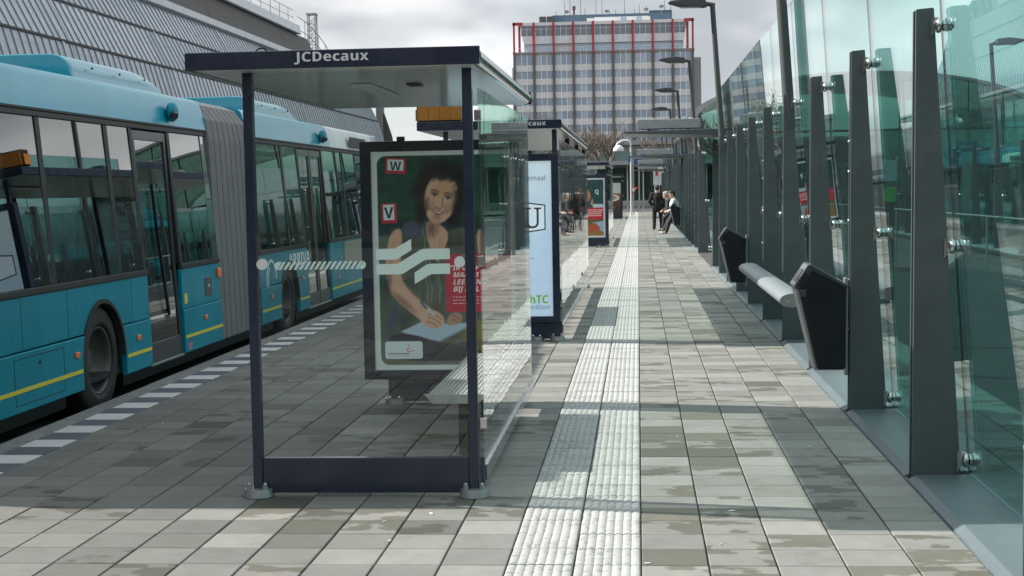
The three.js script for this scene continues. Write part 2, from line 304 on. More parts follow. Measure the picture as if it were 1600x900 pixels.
const teacherPoster = poster(948, 1368, (g, W, H) => {
  g.scale(4.2124, 3.9820); g.translate(-582.5, -234.6);
  g.fillStyle = '#dfe6e2'; g.fillRect(570, 225, 262, 370);
  g.save(); roundRect(g, 592, 242, 206.5, 328, 14); g.clip();
  const bg = g.createLinearGradient(592, 243, 640, 570); bg.addColorStop(0, '#1f4a38'); bg.addColorStop(0.55, '#274c3d'); bg.addColorStop(1, '#6d6a5c'); g.fillStyle = bg; g.fillRect(580, 230, 250, 350);
  const R = rng(3); for (let i = 0; i < 260; i++) glow(g, 590 + R() * 225, 240 + R() * 240, 14 + R() * 40, 2 + R() * 7, (R() - 0.5) * 0.5, R() < 0.5 ? '92,130,108' : '12,40,30', 0.13);
  g.fillStyle = 'rgba(34,52,66,0.75)'; g.fillRect(592, 342, 220, 24);
  g.fillStyle = '#5d6a63'; g.fillRect(592, 366, 220, 60); for (let i = 0; i < 60; i++) glow(g, 590 + R() * 225, 380 + R() * 190, 20 + R() * 26, 5 + R() * 12, 0, R() < 0.5 ? '58,66,60' : '120,112,92', 0.22);
  const cards = () => { for (const [x, y, w, h, a, ch] of [[606, 246, 32, 24, 0.06, 'W'], [575, 271, 18, 28, 0, 'D'], [598, 316, 24, 31, -0.02, 'V']]) {
    g.save(); g.translate(x + w / 2, y + h / 2); g.rotate(a); g.fillStyle = '#c8344a'; g.fillRect(-w / 2, -h / 2, w, h); g.fillStyle = '#e4ebee'; g.fillRect(-w / 2 + 3, -h / 2 + 2, w - 7, h - 7);
    g.fillStyle = '#22373a'; g.font = `bold ${Math.round(h * 0.78)}px sans-serif`; g.textAlign = 'center'; g.textBaseline = 'middle'; g.fillText(ch, -0.5, -0.5); g.restore();
  } };
  // hair behind
  for (let i = 0; i < 120; i++) { const a = R() * 6.28, q = Math.sqrt(R()); glow(g, 693 + Math.cos(a) * q * 34, 300 + Math.sin(a) * q * 44, 7 + R() * 12, 9 + R() * 18, R() * 3, R() < 0.15 ? '44,36,29' : R() < 0.4 ? '33,30,25' : '25,25,21', 0.8); }
  // torso, sleeveless blouse
  smooth(g, [[628, 345], [662, 342], [676, 352], [700, 362], [722, 352], [742, 360], [754, 400], [762, 500], [730, 530], [640, 520], [616, 470], [618, 400]], '#5a6054');
  for (let i = 0; i < 90; i++) glow(g, 628 + R() * 120, 350 + R() * 160, 3 + R() * 9, 14 + R() * 34, (R() - 0.5) * 0.5, R() < 0.5 ? '92,98,82' : '30,34,30', 0.28);
  smooth(g, [[626, 352], [655, 340], [672, 346], [664, 366], [640, 372]], '#4f5b6a');
  // neck and chest
  smooth(g, [[668, 340], [694, 352], [704, 366], [694, 392], [684, 412], [674, 390], [666, 362]], '#dcae94');
  glow(g, 676, 356, 14, 20, 0.2, '70,46,36', 0.6); glow(g, 688, 384, 9, 20, 0.1, '205,158,130', 0.6);
  g.strokeStyle = '#d8cfa8'; g.lineWidth = 0.7; g.beginPath(); g.moveTo(674, 364); g.quadraticCurveTo(677, 376, 676, 384); g.stroke(); g.beginPath(); g.moveTo(672.5, 378); g.lineTo(679, 378); g.stroke();
  g.strokeStyle = 'rgba(215,225,220,0.75)'; g.lineWidth = 0.8; for (const x of [663, 669, 682]) { g.beginPath(); g.moveTo(x, 350); for (let k = 1; k < 12; k++) g.lineTo(x + Math.sin(k * 1.9 + x) * 1.6 + k * 0.5, 350 + k * 11); g.stroke(); }
  // near arm down to the writing hand
  smooth(g, [[612, 360], [630, 352], [628, 390], [624, 430], [640, 456], [668, 478], [690, 494], [684, 510], [664, 506], [636, 484], [610, 462], [602, 430], [604, 390]], '#dcae94');
  for (let i = 0; i < 26; i++) { const t = i / 25; glow(g, mix(617, 612, Math.min(1, t * 2)) + Math.max(0, t - 0.5) * 130, 365 + t * 130, 8, 16, t > 0.5 ? -0.9 : 0, '214,168,140', 0.22); }
  glow(g, 606, 440, 7, 40, 0.1, '72,44,32', 0.6); glow(g, 628, 470, 8, 34, -0.85, '92,58,44', 0.55); smooth(g, [[744, 356], [760, 360], [764, 420], [750, 420]], '#cda187');
  // notepad, hands, pen
  poly(g, [[624, 517], [657, 502], [700, 505], [729, 504], [728, 510], [684, 532], [655, 529]], '#b9cfe0'); poly(g, [[624, 517], [655, 529], [684, 532], [728, 510], [728, 513], [683, 535], [653, 532]], '#8fa3b2');
  for (let i = 0; i < 14; i++) { g.strokeStyle = 'rgba(90,110,130,0.28)'; g.lineWidth = 0.4; g.beginPath(); g.moveTo(640 + i * 4.5, 512 - i * 0.4); g.lineTo(662 + i * 3.6, 527 - i); g.stroke(); }
  smooth(g, [[656, 488], [676, 482], [692, 492], [694, 506], [682, 514], [664, 510], [654, 500]], '#dfb49a'); smooth(g, [[700, 490], [716, 486], [724, 498], [712, 508], [694, 508]], '#bd9078');
  g.strokeStyle = 'rgba(84,52,40,0.8)'; g.lineWidth = 1; for (const [a, b, c, d] of [[668, 490, 690, 500], [666, 496, 688, 506], [664, 502, 682, 511], [704, 492, 718, 500], [703, 498, 714, 505]]) { g.beginPath(); g.moveTo(a, b); g.quadraticCurveTo((a + c) / 2, b - 1, c, d); g.stroke(); }
  g.strokeStyle = '#2d4f86'; g.lineWidth = 2.6; g.beginPath(); g.moveTo(656, 470); g.lineTo(666, 482); g.stroke(); g.strokeStyle = '#cfe3e8'; g.beginPath(); g.moveTo(666, 482); g.lineTo(678, 492); g.stroke();
  // skirt, table edge
  smooth(g, [[606, 520], [640, 520], [700, 540], [740, 530], [800, 545], [790, 560], [640, 566], [600, 552]], '#2b2c33'); glow(g, 612, 500, 10, 40, 0.2, '48,60,110', 0.6); poly(g, [[716, 524], [740, 548], [820, 560], [820, 505], [745, 500]], '#7d7238'); glow(g, 770, 520, 50, 22, 0.2, '150,138,70', 0.6);
  // face: tilted oval with soft modelling
  g.save(); g.translate(690, 314); g.rotate(0.24);
  smooth(g, [[-26, -24], [-13, -42], [13, -42], [26, -20], [26, 6], [17, 27], [1, 38], [-15, 29], [-26, 8]], '#e2b69b');
  glow(g, 2, -20, 24, 18, 0, '214,160,112', 0.75); glow(g, -13, 6, 11, 13, 0, '216,158,132', 0.8); glow(g, 15, 7, 10, 12, 0, '196,142,116', 0.75); glow(g, 1, 4, 6, 14, 0, '222,176,150', 0.8); glow(g, 0, 30, 11, 8, 0, '202,150,126', 0.7);
  glow(g, -29, 2, 6, 34, 0, '52,34,27', 0.6); glow(g, 29, 2, 8, 36, 0, '46,30,25', 0.75); glow(g, 0, -42, 30, 12, 0, '30,21,17', 0.75); glow(g, 0, 25, 9, 3, 0, '110,66,54', 0.5); glow(g, -5, 14, 14, 5, 0, '112,68,52', 0.25);
  for (const x of [-11, 11]) { glow(g, x, -10, 8, 4.6, 0, '92,60,48', 0.6); g.fillStyle = '#e2dcd2'; g.beginPath(); g.ellipse(x, -7.6, 4.4, 1.9, 0, 0, 7); g.fill(); g.fillStyle = '#1c1412'; g.beginPath(); g.arc(x, -7.6, 1.9, 0, 7); g.fill(); g.strokeStyle = '#1c1412'; g.lineWidth = 1.2; g.beginPath(); g.ellipse(x, -7.4, 5, 2.8, 0, 3.3, 6.1); g.stroke(); g.strokeStyle = 'rgba(40,26,20,0.85)'; g.lineWidth = 1.6; g.beginPath(); g.ellipse(x, -11, 7, 4.4, 0, 3.5, 5.9); g.stroke(); }
  g.strokeStyle = 'rgba(104,64,50,0.9)'; g.lineWidth = 1.1; g.beginPath(); g.moveTo(3, -6); g.quadraticCurveTo(5, 4, 5, 8); g.stroke(); g.beginPath(); g.ellipse(0, 8, 5.5, 3.2, 0, 0.3, 2.84); g.stroke();
  g.fillStyle = '#8d4a48'; g.beginPath(); g.moveTo(-12, 14); g.quadraticCurveTo(0, 17, 12, 14); g.quadraticCurveTo(0, 30, -12, 14); g.fill(); g.fillStyle = '#ece7df'; g.beginPath(); g.moveTo(-9.5, 15.4); g.quadraticCurveTo(0, 17.6, 9.5, 15.4); g.quadraticCurveTo(0, 23, -9.5, 15.4); g.fill();
  g.strokeStyle = 'rgba(110,68,54,0.7)'; g.lineWidth = 0.9; for (const s of [-1, 1]) { g.beginPath(); g.moveTo(s * 8, 6); g.quadraticCurveTo(s * 15, 11, s * 14, 18); g.stroke(); }
  g.restore();
  for (let i = 0; i < 70; i++) { const s = R() < 0.5 ? -1 : 1, x = 692 + s * (24 + R() * 14), y = 268 + R() * 76; glow(g, x, y, 3 + R() * 5, 8 + R() * 13, s * 0.3 + R(), R() < 0.3 ? '56,44,35' : '26,23,20', 0.5); }
  for (let i = 0; i < 30; i++) glow(g, 672 + R() * 44, 268 + R() * 11, 7, 5, R() * 3, R() < 0.3 ? '56,44,34' : '26,22,18', 0.6);
  // a printed photograph: soften the portrait, then lay type and cards over it
  { const tmp = document.createElement('canvas'); tmp.width = W; tmp.height = H; const q = tmp.getContext('2d'); q.drawImage(g.canvas, 0, 0); g.save(); g.setTransform(1, 0, 0, 1, 0, 0); g.filter = 'blur(4.5px)'; g.globalAlpha = 0.85; g.drawImage(tmp, 0, 0); g.restore(); }
  cards();
  // red text block
  g.fillStyle = '#c22a3c'; g.fillRect(696, 397, 130, 90); g.fillStyle = '#fff2ee'; g.font = 'italic bold 11.2px sans-serif'; g.textBaseline = 'alphabetic';
  ['\u201CIK GEEF', 'MAAR 1', 'LEERLING', 'BIJ DE L'].forEach((s, i) => g.fillText(s, i ? 707 : 702, 422 + i * 11.2));
  g.fillStyle = 'rgba(255,230,226,0.75)'; for (let i = 0; i < 3; i++) for (let k = 0, x = 707; x < 790; k++) { const w = 3 + (k * 7 + i * 5) % 6; g.fillRect(x, 463 + i * 5, w, 1.5); x += w + 1.6; }
  // sender's card
  roundRect(g, 599, 532.5, 59, 27.5, 4); g.fillStyle = '#d9e6e6'; g.fill(); g.fillStyle = '#47575c'; for (let k = 0, x = 604; x < 637; k++) { const w = 1.6 + (k * 5) % 4; g.fillRect(x, 551, w, 1.7); x += w + 0.8; } g.fillStyle = 'rgba(71,87,92,0.5)'; g.fillRect(604, 555, 34, 0.8);
  g.strokeStyle = '#d9788c'; g.lineWidth = 1.6; g.beginPath(); g.arc(636, 546, 2.6, 1, 5.6); g.stroke(); g.beginPath(); g.moveTo(636, 541); g.lineTo(637, 537); g.stroke(); g.strokeStyle = '#e0a48c'; g.beginPath(); g.arc(642, 550, 3, 3.4, 6); g.stroke();
  g.restore();
});
teacherPoster.emissive = C(1, 1, 1); teacherPoster.emissiveMap = teacherPoster.map; teacherPoster.emissiveIntensity = 0.06;  // faint glow added to brighten the dim print
const phonePoster = poster(768, 1126, (g, W, H) => {
  const q = g.createLinearGradient(0, 0, 0, H); q.addColorStop(0, '#cbdbe0'); q.addColorStop(0.5, '#b4cde0'); q.addColorStop(1, '#b6cce2'); g.fillStyle = q; g.fillRect(0, 0, W, H);
  const R = rng(9); for (let i = 0; i < 300; i++) glow(g, R() * W, R() * H, 30 + R() * 120, 20 + R() * 60, R() * 3, R() < 0.5 ? '214,230,238' : '140,175,205', 0.06);
  g.fillStyle = '#47505a'; g.font = '50px sans-serif'; g.textAlign = 'right'; g.fillText('emaal', W - 44, 142);
  const cx = 464, cy = 409; g.strokeStyle = '#33302e'; g.lineWidth = 9; g.beginPath(); [[-420, -70], [-60, -128], [250, -88], [250, 86], [-60, 126], [-420, 70]].forEach(([x, y], i) => i ? g.lineTo(cx + x, cy + y) : g.moveTo(cx + x, cy + y)); g.closePath(); g.fillStyle = '#cfe0ea'; g.fill(); g.stroke();
  g.fillStyle = '#3a2a2a'; g.font = 'bold 206px serif'; g.textAlign = 'right'; g.fillText('YOU', 690, 484);
  g.fillStyle = '#6aa021'; g.font = 'bold 80px sans-serif'; g.textAlign = 'right'; g.fillText('hTC', W - 36, 1030); g.fillStyle = '#5b6570'; g.font = 'italic 40px serif'; g.fillText('quietly brilliant', W - 26, 1072);
  g.fillStyle = 'rgba(90,110,130,0.5)'; for (let k = 0; k < 5; k++) g.fillRect(470 + k * 34, 700 + (k % 2), 24, 9);
});
phonePoster.emissive = C(1, 1, 1); phonePoster.emissiveMap = phonePoster.map; phonePoster.emissiveIntensity = 0.24;
const readingPoster = poster(512, 750, (g, W, H) => {
  g.fillStyle = '#e6eaea'; g.fillRect(0, 0, W, H); g.fillStyle = '#1d4a46'; g.fillRect(24, 24, W - 48, H - 48);
  const R = rng(15); for (let i = 0; i < 120; i++) glow(g, 24 + R() * 460, 24 + R() * 340, 30 + R() * 60, 8 + R() * 20, R(), R() < 0.5 ? '60,110,104' : '10,40,40', 0.2);
  smooth(g, [[150, 130], [250, 110], [330, 180], [320, 280], [250, 330], [170, 300]], '#a8735c'); glow(g, 190, 120, 120, 80, 0, '30,20,18', 0.95); glow(g, 290, 220, 40, 70, 0, '224,160,136', 0.5); smooth(g, [[310, 330], [340, 260], [356, 270], [360, 360]], '#b98468');
  g.fillStyle = '#e8ecee'; g.font = 'bold 74px sans-serif'; g.fillText('Q', 376, 200); g.fillStyle = '#bcd3dc'; g.fillRect(352, 328, 136, 44);
  g.fillStyle = '#c81e30'; g.fillRect(24, 372, W - 48, 150); g.fillStyle = '#f4dcdc'; for (let i = 0; i < 4; i++) for (let k = 0, x = 240; x < 450; k++) { const w = 12 + (k * 11 + i * 7) % 26; g.fillRect(x, 396 + i * 24, w, 11); x += w + 7; }
  const q = g.createLinearGradient(0, 522, 0, 726); q.addColorStop(0, '#55603a'); q.addColorStop(1, '#a8762c'); g.fillStyle = q; g.fillRect(24, 522, W - 48, 204); poly(g, [[340, 560], [488, 540], [488, 690], [420, 640]], '#9db9cc'); poly(g, [[280, 600], [380, 560], [450, 640], [300, 690]], '#b9572c'); glow(g, 180, 640, 130, 60, 0.3, '196,140,60', 0.8);
});
const platePoster = poster(384, 562, (g, W, H) => {
  const q = g.createLinearGradient(0, 0, 0, H); q.addColorStop(0, '#c8ccb4'); q.addColorStop(0.33, '#b9c9c6'); q.addColorStop(0.34, '#a4683e'); q.addColorStop(0.5, '#6b4028'); q.addColorStop(1, '#20201c'); g.fillStyle = q; g.fillRect(0, 0, W, H);
  g.fillStyle = '#d9d6c8'; g.beginPath(); g.ellipse(210, 270, 150, 62, 0, 0, 7); g.fill(); g.fillStyle = '#a99e6c'; g.beginPath(); g.ellipse(210, 266, 104, 38, 0, 0, 7); g.fill(); glow(g, 210, 262, 80, 26, 0, '96,120,60', 0.8); glow(g, 240, 440, 60, 26, 0, '150,140,90', 0.7);
});
// ------------------------------------------------------------------ bus shelters
function plane4(x0, x1, y0, y1, Z) { return keepUV(new THREE.PlaneGeometry(x1 - x0, y1 - y0).translate((x0 + x1) / 2, (y0 + y1) / 2, -Z)); }
function adPanel(Z, art, label, low, glows) {
  const t = new Thing('advertising_panel', label, 'advertising panel', [-1.52, 0, Z], 'illuminated poster panels in the shelters');
  const x0 = -2.185, x1 = -0.875, y0 = 0.2, y1 = 2.09, d = 0.15;
  const hole = [[x0 + 0.088, y0 + 0.075], [x0 + 0.088, y1 - 0.082], [x1 - 0.082, y1 - 0.082], [x1 - 0.082, y0 + 0.075]];
  t.add('frame', [prismXY(shapeOf([[x0, y0], [x1, y0], [x1, y1], [x0, y1]], [hole]), Z - 0.012, Z + 0.03, 0.006), prismXY(shapeOf([[x0 + 0.012, y0 + 0.012], [x1 - 0.012, y0 + 0.012], [x1 - 0.012, y1 - 0.012], [x0 + 0.012, y1 - 0.012]], [hole]), Z + 0.03, Z + d, 0)], mat.navy);
  t.add(glows ? 'glowing_poster' : 'poster', plane4(hole[0][0] - 0.004, hole[2][0] + 0.004, hole[0][1] - 0.004, hole[1][1] + 0.004, Z + 0.012), art);  // glow is put into the print itself, no lamp stands behind it
  t.add('backing', box(x0 + 0.1, x1 - 0.1, y0 + 0.07, y1 - 0.07, Z + 0.02, Z + d - 0.01), mat.frameDark);
  t.add('pedestal', low ? box(x0, x1, 0.02, 0.197, Z + 0.01, Z + d - 0.02, 0.006) : box(-2.0, -1.1, 0.02, 0.197, Z + 0.02, Z + d - 0.03, 0.006), mat.navy);
  for (const x of [-1.95, -1.15]) { t.add('foot', cyl(V(x, 0.002, Z + 0.05), V(x, 0.045, Z + 0.05), 0.085, 0.08, 20), mat.galv); for (const q of [-0.035, 0.04]) t.add('bolt', ball(V(x + q, 0.055, Z - 0.005), 0.016), mat.steel); }
  for (const x of [-1.86, -1.2]) t.add('hinge', box(x - 0.03, x + 0.03, y1 - 0.004, y1 + 0.035, Z + 0.02, Z + 0.06), mat.navy);
  return t;
}
function shelter(Z0, Z1, label, o = {}) {
  const t = new Thing('bus_shelter', label, 'bus shelter', [-1.5, 0, Z0], 'bus shelters along the platform'), zp = Z0 + 0.17, xl = -2.13, xr = -0.915, H = 2.355;
  for (const z of [zp, Z1 - 0.12]) for (const x of [xl, xr]) {
    if (z !== zp && !o.far) continue;
    t.add('post', box(x - 0.027, x + 0.027, 0.02, H, z - 0.027, z + 0.027, 0.005), mat.navy);
    t.add('foot', [cyl(V(x, 0.003, z - 0.01), V(x, 0.048, z - 0.01), 0.088, 0.08, 24), cyl(V(x - 0.045, 0.04, z - 0.045), V(x - 0.045, 0.068, z - 0.045), 0.017, 0.017, 10), cyl(V(x + 0.045, 0.04, z - 0.045), V(x + 0.045, 0.068, z - 0.045), 0.017, 0.017, 10), ball(V(x - 0.045, 0.072, z - 0.045), 0.013), ball(V(x + 0.045, 0.072, z - 0.045), 0.013)], mat.galv);
  }
  if (o.kick) {
    t.add('kick_board', box(xl + 0.029, xr - 0.029, 0.022, 0.218, zp - 0.022, zp + 0.022, 0.004), mat.navy);
    const f = t.add('front_pane', box(xl + 0.033, xr - 0.033, 0.221, 2.352, zp - 0.004, zp + 0.004), mat.shelterGlass);
    for (const [x, e] of [[-2.075, -1], [-0.972, 1]]) { const fx = t.add('glass_fixing', [cyl(V(x, 1.30, zp - 0.026), V(x, 1.30, zp - 0.0045), 0.03, 0.031, 24)], M(C(0.72, 0.73, 0.72), 0.35, { metalness: 0.3 })); t.add('bracket', box(x + (e > 0 ? 0.004 : -0.036), x + (e > 0 ? 0.036 : -0.004), 1.265, 1.335, zp + 0.005, zp + 0.012, 0.003), mat.galv, fx); }
    // white film on the pane: hatched bar and arrow emblem
    const hz = zp - 0.0065, hx0 = -2.012, hx1 = -1.495, hy0 = 1.268, hy1 = 1.312;
    const bars = []; for (let i = 0; i < 17; i++) { const x = hx0 + 0.024 + i * 0.0288; if (x + 0.04 > hx1) break; bars.push(prismXY([[x, hy0], [x + 0.0165, hy0], [x + 0.045, hy1], [x + 0.0285, hy1]], hz, hz + 0.0015)); }
    bars.push(prismXY([[hx0 + 0.004, hy0 + 0.01], [hx0 + 0.014, hy0], [hx0 + 0.02, hy0], [hx0 + 0.046, hy1], [hx0 + 0.02, hy1], [hx0 + 0.004, hy1 - 0.012]], hz, hz + 0.0015), prismXY([[hx1 - 0.04, hy0], [hx1 - 0.016, hy0], [hx1 - 0.002, hy0 + 0.012], [hx1, hy0 + 0.03], [hx1 - 0.012, hy1]], hz, hz + 0.0015));
    t.add('hatched_film', bars, mat.film, f);
    const k = 0.000895, L = (pts) => prismXY(pts.map(([x, y]) => [-1.437 + (x - 150) * k, 1.374 - (y - 172) * k]).reverse(), hz, hz + 0.0015);
    t.add('arrow_emblem', [L([[150, 170], [268, 168], [370, 110], [370, 180], [280, 232], [268, 236], [150, 236]]), L([[150, 262], [275, 262], [290, 258], [425, 178], [445, 172], [607, 172], [607, 237], [462, 239], [447, 244], [318, 322], [300, 327], [150, 327]]), L([[387, 318], [460, 270], [480, 264], [607, 264], [607, 328], [492, 328], [478, 334], [387, 388]])], mat.film, f);
  }
  // long side of glass towards the tactile strip
  const xg = -0.862, n = o.panes ?? 1, zs = zp + 0.03, ze = Z1 - 0.02;
  t.add('corner_trim', box(xg - 0.02, xg + 0.006, 0.03, 0.218, zp - 0.022, zs - 0.002, 0.003), mat.navy);
  for (let i = 0; i < n; i++) {
    const a = zs + (ze - zs) * i / n + 0.008, b = zs + (ze - zs) * (i + 1) / n - 0.008;
    t.add('side_pane', box(xg - 0.004, xg + 0.004, 0.165, 2.25, a, b), mat.shelterSideGlass);
    for (const y of [0.4, 1.3, 2.1]) t.add('clamp', box(xg - 0.022, xg + 0.016, y - 0.03, y + 0.03, a - 0.012, a + 0.022, 0.004), mat.steel);
  }
  t.add('side_rail', [box(xg - 0.018, xg + 0.014, 0.085, 0.162, zs, ze, 0.004)], mat.navyGloss);
  t.add('rail_cap', box(xg - 0.021, xg + 0.017, 0.1625, 0.172, zs, ze, 0.003), mat.alu);
  if (n > 1) for (let i = 1; i < n; i++) { const z = zs + (ze - zs) * i / n; t.add('post', box(xr - 0.03, xr + 0.03, 0.0, H, z - 0.03, z + 0.03, 0.006), mat.navy); }
  // roof
  const rx0 = -2.432, rx1 = -0.826, ry0 = 2.362, ry1 = 2.458;
  t.add('roof', box(rx0 + 0.03, rx1 - 0.03, ry0 + 0.02, ry1 - 0.01, Z0 + 0.03, Z1 - 0.03), mat.navy);
  t.add('ceiling_panel', box(rx0 + 0.045, rx1 - 0.045, ry0 - 0.002, ry0 + 0.018, Z0 + 0.045, Z1 - 0.045, 0.004), mat.ceiling);
  for (const z of [Z0, Z1 - 0.028]) t.add('fascia', box(rx0, rx1, ry0, ry1, z, z + 0.028, 0.005), mat.navy);
  t.add('fascia', box(rx0, rx0 + 0.028, ry0 + 0.001, ry1 - 0.001, Z0 + 0.03, Z1 - 0.03, 0.005), mat.navy);
  t.add('fascia', new THREE.CylinderGeometry(0.047, 0.047, Z1 - Z0 - 0.06, 20).rotateX(Math.PI / 2).translate(rx1 - 0.042, (ry0 + ry1) / 2, -(Z0 + Z1) / 2), mat.navyGloss);
  t.add('end_cap', cyl(V(rx1 - 0.042, 2.41, Z1 - 0.028), V(rx1 - 0.042, 2.41, Z1 + 0.03), 0.05, 0.05, 20), mat.navyGloss);
  if (!o.bare) {
    t.add('lettering', letters('JCDecaux', 0.405, 0.066).translate(o.textX ?? -1.828, 2.381, -Z0 + 0.0005), mat.white);
    t.add('ceiling_light', box(-1.75, -1.62, ry0 - 0.022, ry0 - 0.003, Z0 + 1.15, Z0 + 2.3, 0.012), mat.white);
    t.add('ceiling_hatch', box(-1.42, -1.34, ry0 - 0.012, ry0 - 0.003, Z0 + 1.25, Z0 + 1.45, 0.003), mat.frameDark);
    t.add('lifting_eye', new THREE.TorusGeometry(0.042, 0.005, 8, 20, Math.PI).translate(-2.07, ry1 - 0.002, -Z0 - 0.25), mat.frameDark);
  }
  return t;
}
shelter(7.95, 11.84, 'nearest bus shelter, dark blue frame, front pane with white arrow emblem', { kick: true });
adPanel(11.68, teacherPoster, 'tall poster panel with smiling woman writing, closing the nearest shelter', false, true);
shelter(16.45, 25.6, 'long second bus shelter with a pale blue poster panel at its near end', { panes: 3, far: true, textX: -1.40 });
adPanel(16.6, phonePoster, 'pale blue poster panel with a big U and green letters in second shelter', true, true);
shelter(43.3, 51.2, 'third bus shelter along the platform, poster with red text block', { panes: 3, far: true, bare: true });
adPanel(43.5, readingPoster, 'poster panel with a red text block in the third shelter', true);
shelter(82.6, 90.5, 'farthest bus shelter at the end of the platform', { panes: 2, far: true, bare: true });
adPanel(82.8, platePoster, 'small far poster panel showing a white plate', true);
function shelterBench(Z0, Z1, label) {
  const t = new Thing('shelter_bench', label, 'bench', [-1.1, 0, Z0], 'perforated metal benches in the shelters'), y = 0.455;
  const slats = []; for (let i = 0; i < 14; i++) { const x = -1.285 + i * 0.0265; slats.push(box(x, x + 0.019, y - 0.012, y, Z0 + 0.02, Z1 - 0.02, 0.003)); }
  const benchM = M(C(0.46, 0.475, 0.48), 0.5, { metalness: 0.25, map: grime });
  for (const s of slats) t.add('slat', s, benchM);
  t.add('seat_frame', [prismXY([[-1.31, y + 0.002], [-1.30, y - 0.004], [-1.255, y - 0.055], [-0.975, y - 0.055], [-0.92, y - 0.004], [-0.915, y + 0.002]], Z0, Z0 + 0.018), prismXY([[-1.31, y + 0.002], [-1.255, y - 0.055], [-0.975, y - 0.055], [-0.915, y + 0.002]], Z1 - 0.018, Z1), box(-1.255, -0.975, y - 0.055, y - 0.02, Z0 + 0.019, Z1 - 0.019)], benchM);
  for (const z of [Z0 + 0.42, Z1 - 0.5]) { t.add('leg', box(-1.145, -1.02, 0.012, y - 0.056, z - 0.04, z + 0.04, 0.006), mat.frameDark); t.add('foot', [box(-1.2, -0.97, 0.002, 0.013, z - 0.07, z + 0.07, 0.003), ball(V(-1.175, 0.02, z - 0.05), 0.014), ball(V(-0.995, 0.02, z - 0.05), 0.014)], mat.galv); }
}
shelterBench(8.92, 11.2, 'ribbed grey metal bench inside the nearest shelter');
shelterBench(18.4, 21.4, 'ribbed grey metal bench inside the second shelter');
// departure display on the second shelter's roof
{
  const t = new Thing('departure_display', 'orange departure display standing on the roof of the second shelter', 'display', [-2.2, 2.46, 16.6]);
  const scr = M(C(0.60, 0.215, 0.012), 0.35, { map: grime, clearcoat: 0.6, clearcoatRoughness: 0.1 });
  t.add('housing', box(-2.44, -1.93, 2.462, 2.655, 16.52, 16.72, 0.012), mat.frameDark);
  for (let i = 0; i < 4; i++) { t.add('screen', box(-2.425 + i * 0.1225, -2.425 + i * 0.1225 + 0.119, 2.478, 2.64, 16.505, 16.519), scr); t.add('screen', box(-2.425 + i * 0.1225, -2.425 + i * 0.1225 + 0.119, 2.478, 2.64, 16.721, 16.735), scr); }
  t.add('screen', box(-2.455, -2.441, 2.478, 2.60, 16.54, 16.70), scr);
  t.add('bracket', [box(-2.38, -2.34, 2.459, 2.463, 16.55, 16.7), box(-2.02, -1.98, 2.459, 2.463, 16.55, 16.7)], mat.galv);
}

// ------------------------------------------------------------------ leaning glass wall on steel fins
const BAY = 2.54, glassX = (Y) => 1.872 - 0.0615 * Y;
const finShape = [[1.54, -0.02], [1.562, 2.648], [1.567, 2.655], [1.655, 2.662], [1.661, 2.655], [1.815, -0.02]];
const finGeo = join([prismXY(finShape, -0.05, -0.032, 0.003), prismXY(finShape, 0.032, 0.05, 0.003)]);
const finCore = join(prismXY([[1.553, -0.02], [1.574, 2.64], [1.648, 2.645], [1.798, -0.02]], -0.031, 0.031));
const clampGeo = [2.56, 1.33, 0.12].map((y) => { const x = glassX(y), z = -0.075; return join([prismXY([[x - 0.075, y - 0.07], [x - 0.03, y - 0.005], [x - 0.03, y + 0.045], [x - 0.075, y + 0.045]], -0.064, -0.053), new THREE.SphereGeometry(0.043, 20, 14).scale(0.55, 1, 1).translate(x - 0.034, y, -z), cyl(V(x - 0.03, y, z), V(x - 0.004, y, z), 0.022, 0.022, 16), cyl(V(x - 0.014, y, z), V(x - 0.005, y, z), 0.034, 0.034, 20), cyl(V(x + 0.005, y, z), V(x + 0.016, y, z), 0.040, 0.040, 20), cyl(V(x + 0.016, y, z), V(x + 0.024, y, z), 0.026, 0.026, 16), cyl(V(x + 0.024, y, z), V(x + 0.036, y, z), 0.033, 0.031, 20), new THREE.SphereGeometry(0.024, 14, 10).scale(0.6, 1, 1).translate(x + 0.038, y, -z)]); });
function glassPane(a, b, y0 = 0.035, y1 = 3.635) { return prismXY([[glassX(y0) - 0.005, y0], [glassX(y0) + 0.005, y0], [glassX(y1) + 0.005, y1], [glassX(y1) - 0.005, y1]], a, b); }
